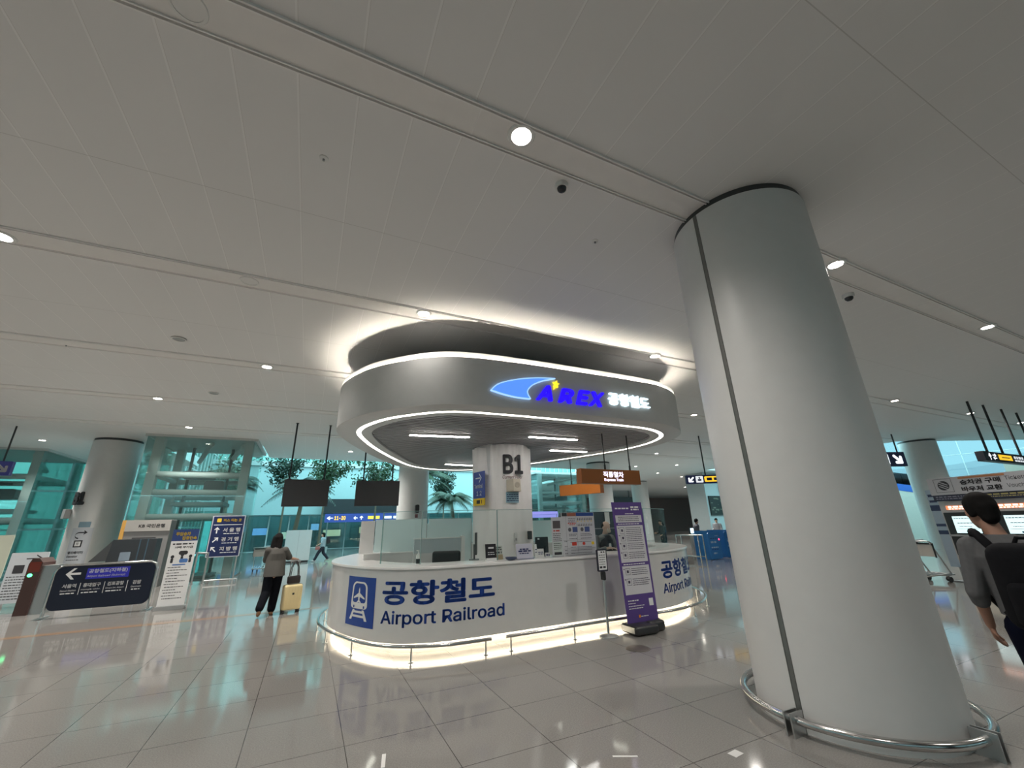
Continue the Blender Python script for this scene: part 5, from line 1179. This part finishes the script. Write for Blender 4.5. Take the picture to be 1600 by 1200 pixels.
# ticket machines at right
KL = Vector((11.32, 11.49, 0)); KR = math.radians(-79.1)
def kp(x, y, z=0): return KL+Vector((x*math.cos(KR)-y*math.sin(KR), x*math.sin(KR)+y*math.cos(KR), z))
KW = mat('machine_white', (.50, .50, .50), .35)
t = thing('ticket_canopy', 'white header board with Korean ticket lettering over the ticket machines', 'sign', kp(0, 0), KR)
part('header_board', MB().rbox(.05, 3.2, -.10, .6, 2.14, 2.57, .015), mat('header_pale', (.46, .46, .49), .45), t); part('dark_strip', MB().bx(.06, 3.2, -.08, .6, 1.99, 2.14), mat('strip_navy', (.02, .022, .05), .4), t)
part('back_panel', MB().bx(.04, 3.2, .45, .6, 0, 2.0), GREY, t)
part('orange_bar', MB().rbox(.76, 1.67, -.108, -.1, 2.505, 2.55, .015), mat('bar_copper', (.42, .18, .08), .5), t)
kb = MB().text('승차권 구매', 1.17, 2.42, .80, .125, -.104, bold=.04).text('바우처 교환', 1.16, 2.25, .80, .125, -.104, bold=.04).text('Tickets', 1.84, 2.44, .38, .09, -.104).text('Voucher', 1.85, 2.27, .40, .09, -.104)
o_ = [(x, z) for x, z in [(.20, 2.20), (.60, 2.20), (.60, 2.54), (.20, 2.54)]]; ring_poly(kb, o_, [(.208, 2.208), (.592, 2.208), (.592, 2.532), (.208, 2.532)], -.104)
kb.ball((.40, -.105, 2.37), (.13, .002, .12), 16, 8); part('dark_print', kb, INK, t)
wp = MB()
for k in range(3): wp.box((.40, -.108, 2.31+.06*k), (.22, .002, .02), mtx=Matrix.Rotation(.5, 3, 'Y'))
part('emblem_stripes', wp, mat('header_pale', (.46, .46, .49), .45), t)
part('white_print', MB().dashes(.12, 1.0, 2.09, .03, -.082, 3).dashes(.12, .9, 2.04, .025, -.082, 4), mat('strip_print', (.2, .2, .26), .5), t); part('yellow_print', MB().dashes(1.05, 3.0, 2.09, .035, -.082, 5).dashes(.95, 3.0, 2.04, .02, -.082, 7), mat('strip_gold', (.35, .3, .12), .5), t)
def machine(x, label):
    t = thing('ticket_machine', label, 'ticket machine', kp(x, 0), KR)
    part('cabinet', MB().rbox(.08, 1.06, .0, .43, .02, 1.98, .02), KW, t); part('lit_header', MB().rbox(.22, .76, -.012, 0.0, 1.765, 1.865, .01), mat('machine_orange_lit', (.8, .25, .1), .4, emit=(1., .27, .10), es=.85, var=0), t); part('header_print', MB().dashes(.27, .70, 1.835, .042, -.014, 3, 1).dashes(.27, .72, 1.786, .028, -.014, 4, 1), mat('header_white_lit', (1, .9, .85), .4, emit=(1, .85, .8), es=1.1, var=0), t)
    fr = part('screen_frame', MB().rbox(.14, .98, -.05, 0, .66, 1.70, .02), mat('machine_black', (.02, .02, .022), .35), t)
    part('touch_screen', MB().quad(.30, .82, 1.20, 1.605, -.053), mat('touch_glow', (.6, .75, .75), .3, emit=(.66, .86, .86), es=.95, var=0), fr)
    part('screen_print', MB().dashes(.33, .78, 1.55, .018, -.056, 3).dashes(.38, .72, 1.44, .016, -.056, 5).quad(.33, .80, 1.30, 1.306, -.056).dashes(.4, .7, 1.36, .012, -.056, 8).rbox(.52, .64, -.057, -.055, 1.215, 1.26, .01), mat('screen_ink', (.12, .2, .3), .5), fr)
    part('key_panel', MB().rbox(.36, .6, -.06, -.05, .85, 1.1, .01), mat('key_brass', (.10, .08, .04), .4), t); part('shelf', MB().bx(.16, .96, -.12, -.05, 1.12, 1.16), GREY, t)
    part('lower_panel', MB().rbox(.12, 1.02, -.04, 0, .03, .62, .02), mat('machine_cream', (.62, .56, .46), .35), t)
machine(0, 'ticket machine with lit orange header left of the person with the backpack'); machine(1.03, 'second ticket machine at the right edge behind the person with the backpack'); machine(2.06, 'third ticket machine beyond the right edge')
t = thing('side_banner', 'tall narrow blue and white banner at the left side of the ticket machines', 'banner', kp(-.14, .25), KR)
part('sheet', MB().bx(-.17, .14, -.01, .01, .35, 2.3), mat('banner_ice', (.38, .48, .58), .5), t); part('blue_print', MB().quad(-.17, .14, 1.75, 1.9, -.012).dashes(-.14, .1, 2.15, .07, -.012, 3).dashes(-.14, .1, 2.0, .06, -.012, 5).quad(-.17, .14, 1.35, 1.42, -.012).quad(-.17, .14, 1.15, 1.25, -.012), mat('banner_navy', (.03, .05, .12), .5), t); part('post', MB().tube([(0, .03, 0), (0, .03, 2.3)], .02, 8).bx(-.17, .14, -.12, .14, 0, .02), GREY, t)
trolley(kp(-.40, -.55), KR+.05, 'luggage trolley between the big column and the ticket machines')
tr2 = copy_tree(bpy.data.objects['luggage_trolley.001'] if 'luggage_trolley.001' in bpy.data.objects else bpy.data.objects['luggage_trolley']); tr2.location = kp(-.66, -.10); tr2['label'] = 'second luggage trolley nested behind the first beside the ticket machines'
t = thing('hanging_sign_right', 'long dark hanging sign with yellow and white symbols over the ticket machines', 'sign', E(20.0, 5.5), PHI); t.name = 'hanging_guide_sign'
part('panel', MB().rbox(-.2, 5.5, -.1, .1, 3.28, 3.60, .02), mat('guide_dark', (.015, .018, .03), .4), t); part('white_print', MB().text('↑', .25, 3.44, .22, .24, -.105, bold=.06).text('⇄', .62, 3.44, .3, .22, -.105, bold=.05).dashes(2.3, 3.2, 3.48, .09, -.105, 4).dashes(2.3, 3.2, 3.37, .06, -.105, 6).text('↑', 3.8, 3.44, .25, .24, -.105, bold=.06), MATS['sign_white_lit'], t); part('yellow_print', MB().quad(.95, 2.1, 3.35, 3.53, -.105), MATS['route_yellow_lit'], t)
part('dark_print', MB().dashes(1.2, 2.0, 3.44, .04, -.107, 3), INK, t)
for x in (.54, 1.86, 3.5, 5.0): part('rod', MB().tube([(x, 0, 3.6), (x, 0, ZC)], .035, 8), BLACK, t, 40)
t = thing('arrow_sign', 'navy hanging sign with a white arrow at the right side of the big column', 'sign', E(25.0, 9.8, .42), PHI-.35)
part('panel', MB().rbox(-2.2, .55, -.08, .08, 3.42, 4.10, .02), mat('arrow_navy', (.03, .04, .13), .4), t); part('white_print', MB().text('↘', .12, 3.76, .48, .45, -.085, bold=.06).text(']', -.42, 3.76, .16, .5, -.085, bold=.04), MATS['sign_white_lit'], t); part('rod', MB().tube([(-1.8, 0, 4.1), (-1.8, 0, ZC-.42)], .03, 8).tube([(.3, 0, 4.1), (.3, 0, ZC-.42)], .03, 8), DARK, t)
# the second atrium at far right
RZ2 = math.radians(-50); P2 = Vector((27.5, 25.0, 0))
window(4, -12, 40, 6, 2.2, 9, 9, 2, BLUEG, RZ2, P2, .02)
w5 = struct('wall_right_low', MB().bx(-12, 40, 5.6, 6.2, 0, 2.2), mat('tan_cladding', (.40, .35, .29), .6), RZ2, P2)
struct('wall_right_bulkhead', MB().bx(1.3, 40, 3.0, 5.6, 4.0, 4.6), mat('tan_cladding', (.40, .35, .29), .6), RZ2, P2)
t = thing('escalator_side', 'slanted pale escalator side panel with a blue band right of the big column', 'escalator', P2, RZ2)
part('side_panel', MB().prism([(-9, 0), (-.2, 0), (-.2, 2.3), (-9, 4.6)], 1.0, 1.3, 'y'), mat('escalator_cream', (.50, .47, .42), .5), t); part('blue_band', MB().prism([(-.2, 2.3), (-.2, 2.75), (-9, 5.05), (-9, 4.6)], .98, 1.3, 'y'), mat('escalator_blue', (.03, .11, .42), .4), t); part('glass_side', MB().prism([(-.2, 2.75), (-.2, 3.5), (-9, 5.8), (-9, 5.05)], 1.1, 1.13, 'y'), BLUEG, t)
# person at the ticket machines
MP = Vector((3.42, 3.10, 0)); MR = math.radians(-47)
man = person('person with short black hair and black backpack seen from behind at right', MP, MR,
    dict(hip=(.06, 0, .99), waist=(.02, .01, 1.15), chest=(.01, .0, 1.40), neck=(-.01, .02, 1.545), head=(-.04, .06, 1.70), shL=(-.155, -.01, 1.46), shR=(.215, .0, 1.46), elL=(-.205, -.02, 1.16), wrL=(-.20, .10, .94), elR=(.26, .0, 1.17), wrR=(.24, .14, .97),
         hdL=(.05, .5, -.8), pnL=(1, 0, 0), cuL=.7, hdR=(-.05, .4, -.8), pnR=(-1, 0, 0), hpL=(-.03, 0, .95), hpR=(.15, 0, .95), knL=(-.01, .05, .52), knR=(.14, .0, .52), anL=(.02, .02, .09), anR=(.15, -.05, .09), toL=(.0, .18, .035), toR=(.17, .12, .035)),
    dict(top=mat('heather_grey', (.12, .12, .125), .9, spec=.15, scale=40, var=.15), top_name='sweatshirt', bottom=mat('navy_trousers', (.004, .005, .014), .9, spec=.08), shoes=BLACK, hair='short', sleeve=1.25, hemz=.04, skin=mat('tan_skin', (.36, .19, .13), .55, scale=20)), 1.02, .008, (.45, -.12))
bk = thing('backpack', 'large black backpack worn by the person at the right edge', 'backpack', MP, MR)
NYL = mat('black_nylon', (.008, .008, .010), .9, spec=.15, scale=30, var=.3)
def blk(*a): return rounded_block(*a)
part('bag', blk(-.10, .28, -.36, -.135, .98, 1.50, .085), NYL, bk, 40); part('pocket', blk(-.06, .24, -.42, -.34, 1.02, 1.27, .04), NYL, bk, 40)
for x0, x1 in ((-.06, -.12), (.19, .22)): part('strap', MB().tube([(x0, -.15, 1.47), (x1*.9, -.09, 1.555), (x1, .03, 1.565), (x1, .13, 1.47), (x1*1.1, .15, 1.3), (x1*1.1, .08, 1.1), (x0, -.13, 1.02)], .026, 8), NYL, bk, 50)
part('top_handle', MB().tube([(.05, -.22, 1.49), (.07, -.22, 1.53), (.12, -.22, 1.53), (.14, -.22, 1.49)], .012, 8), NYL, bk)
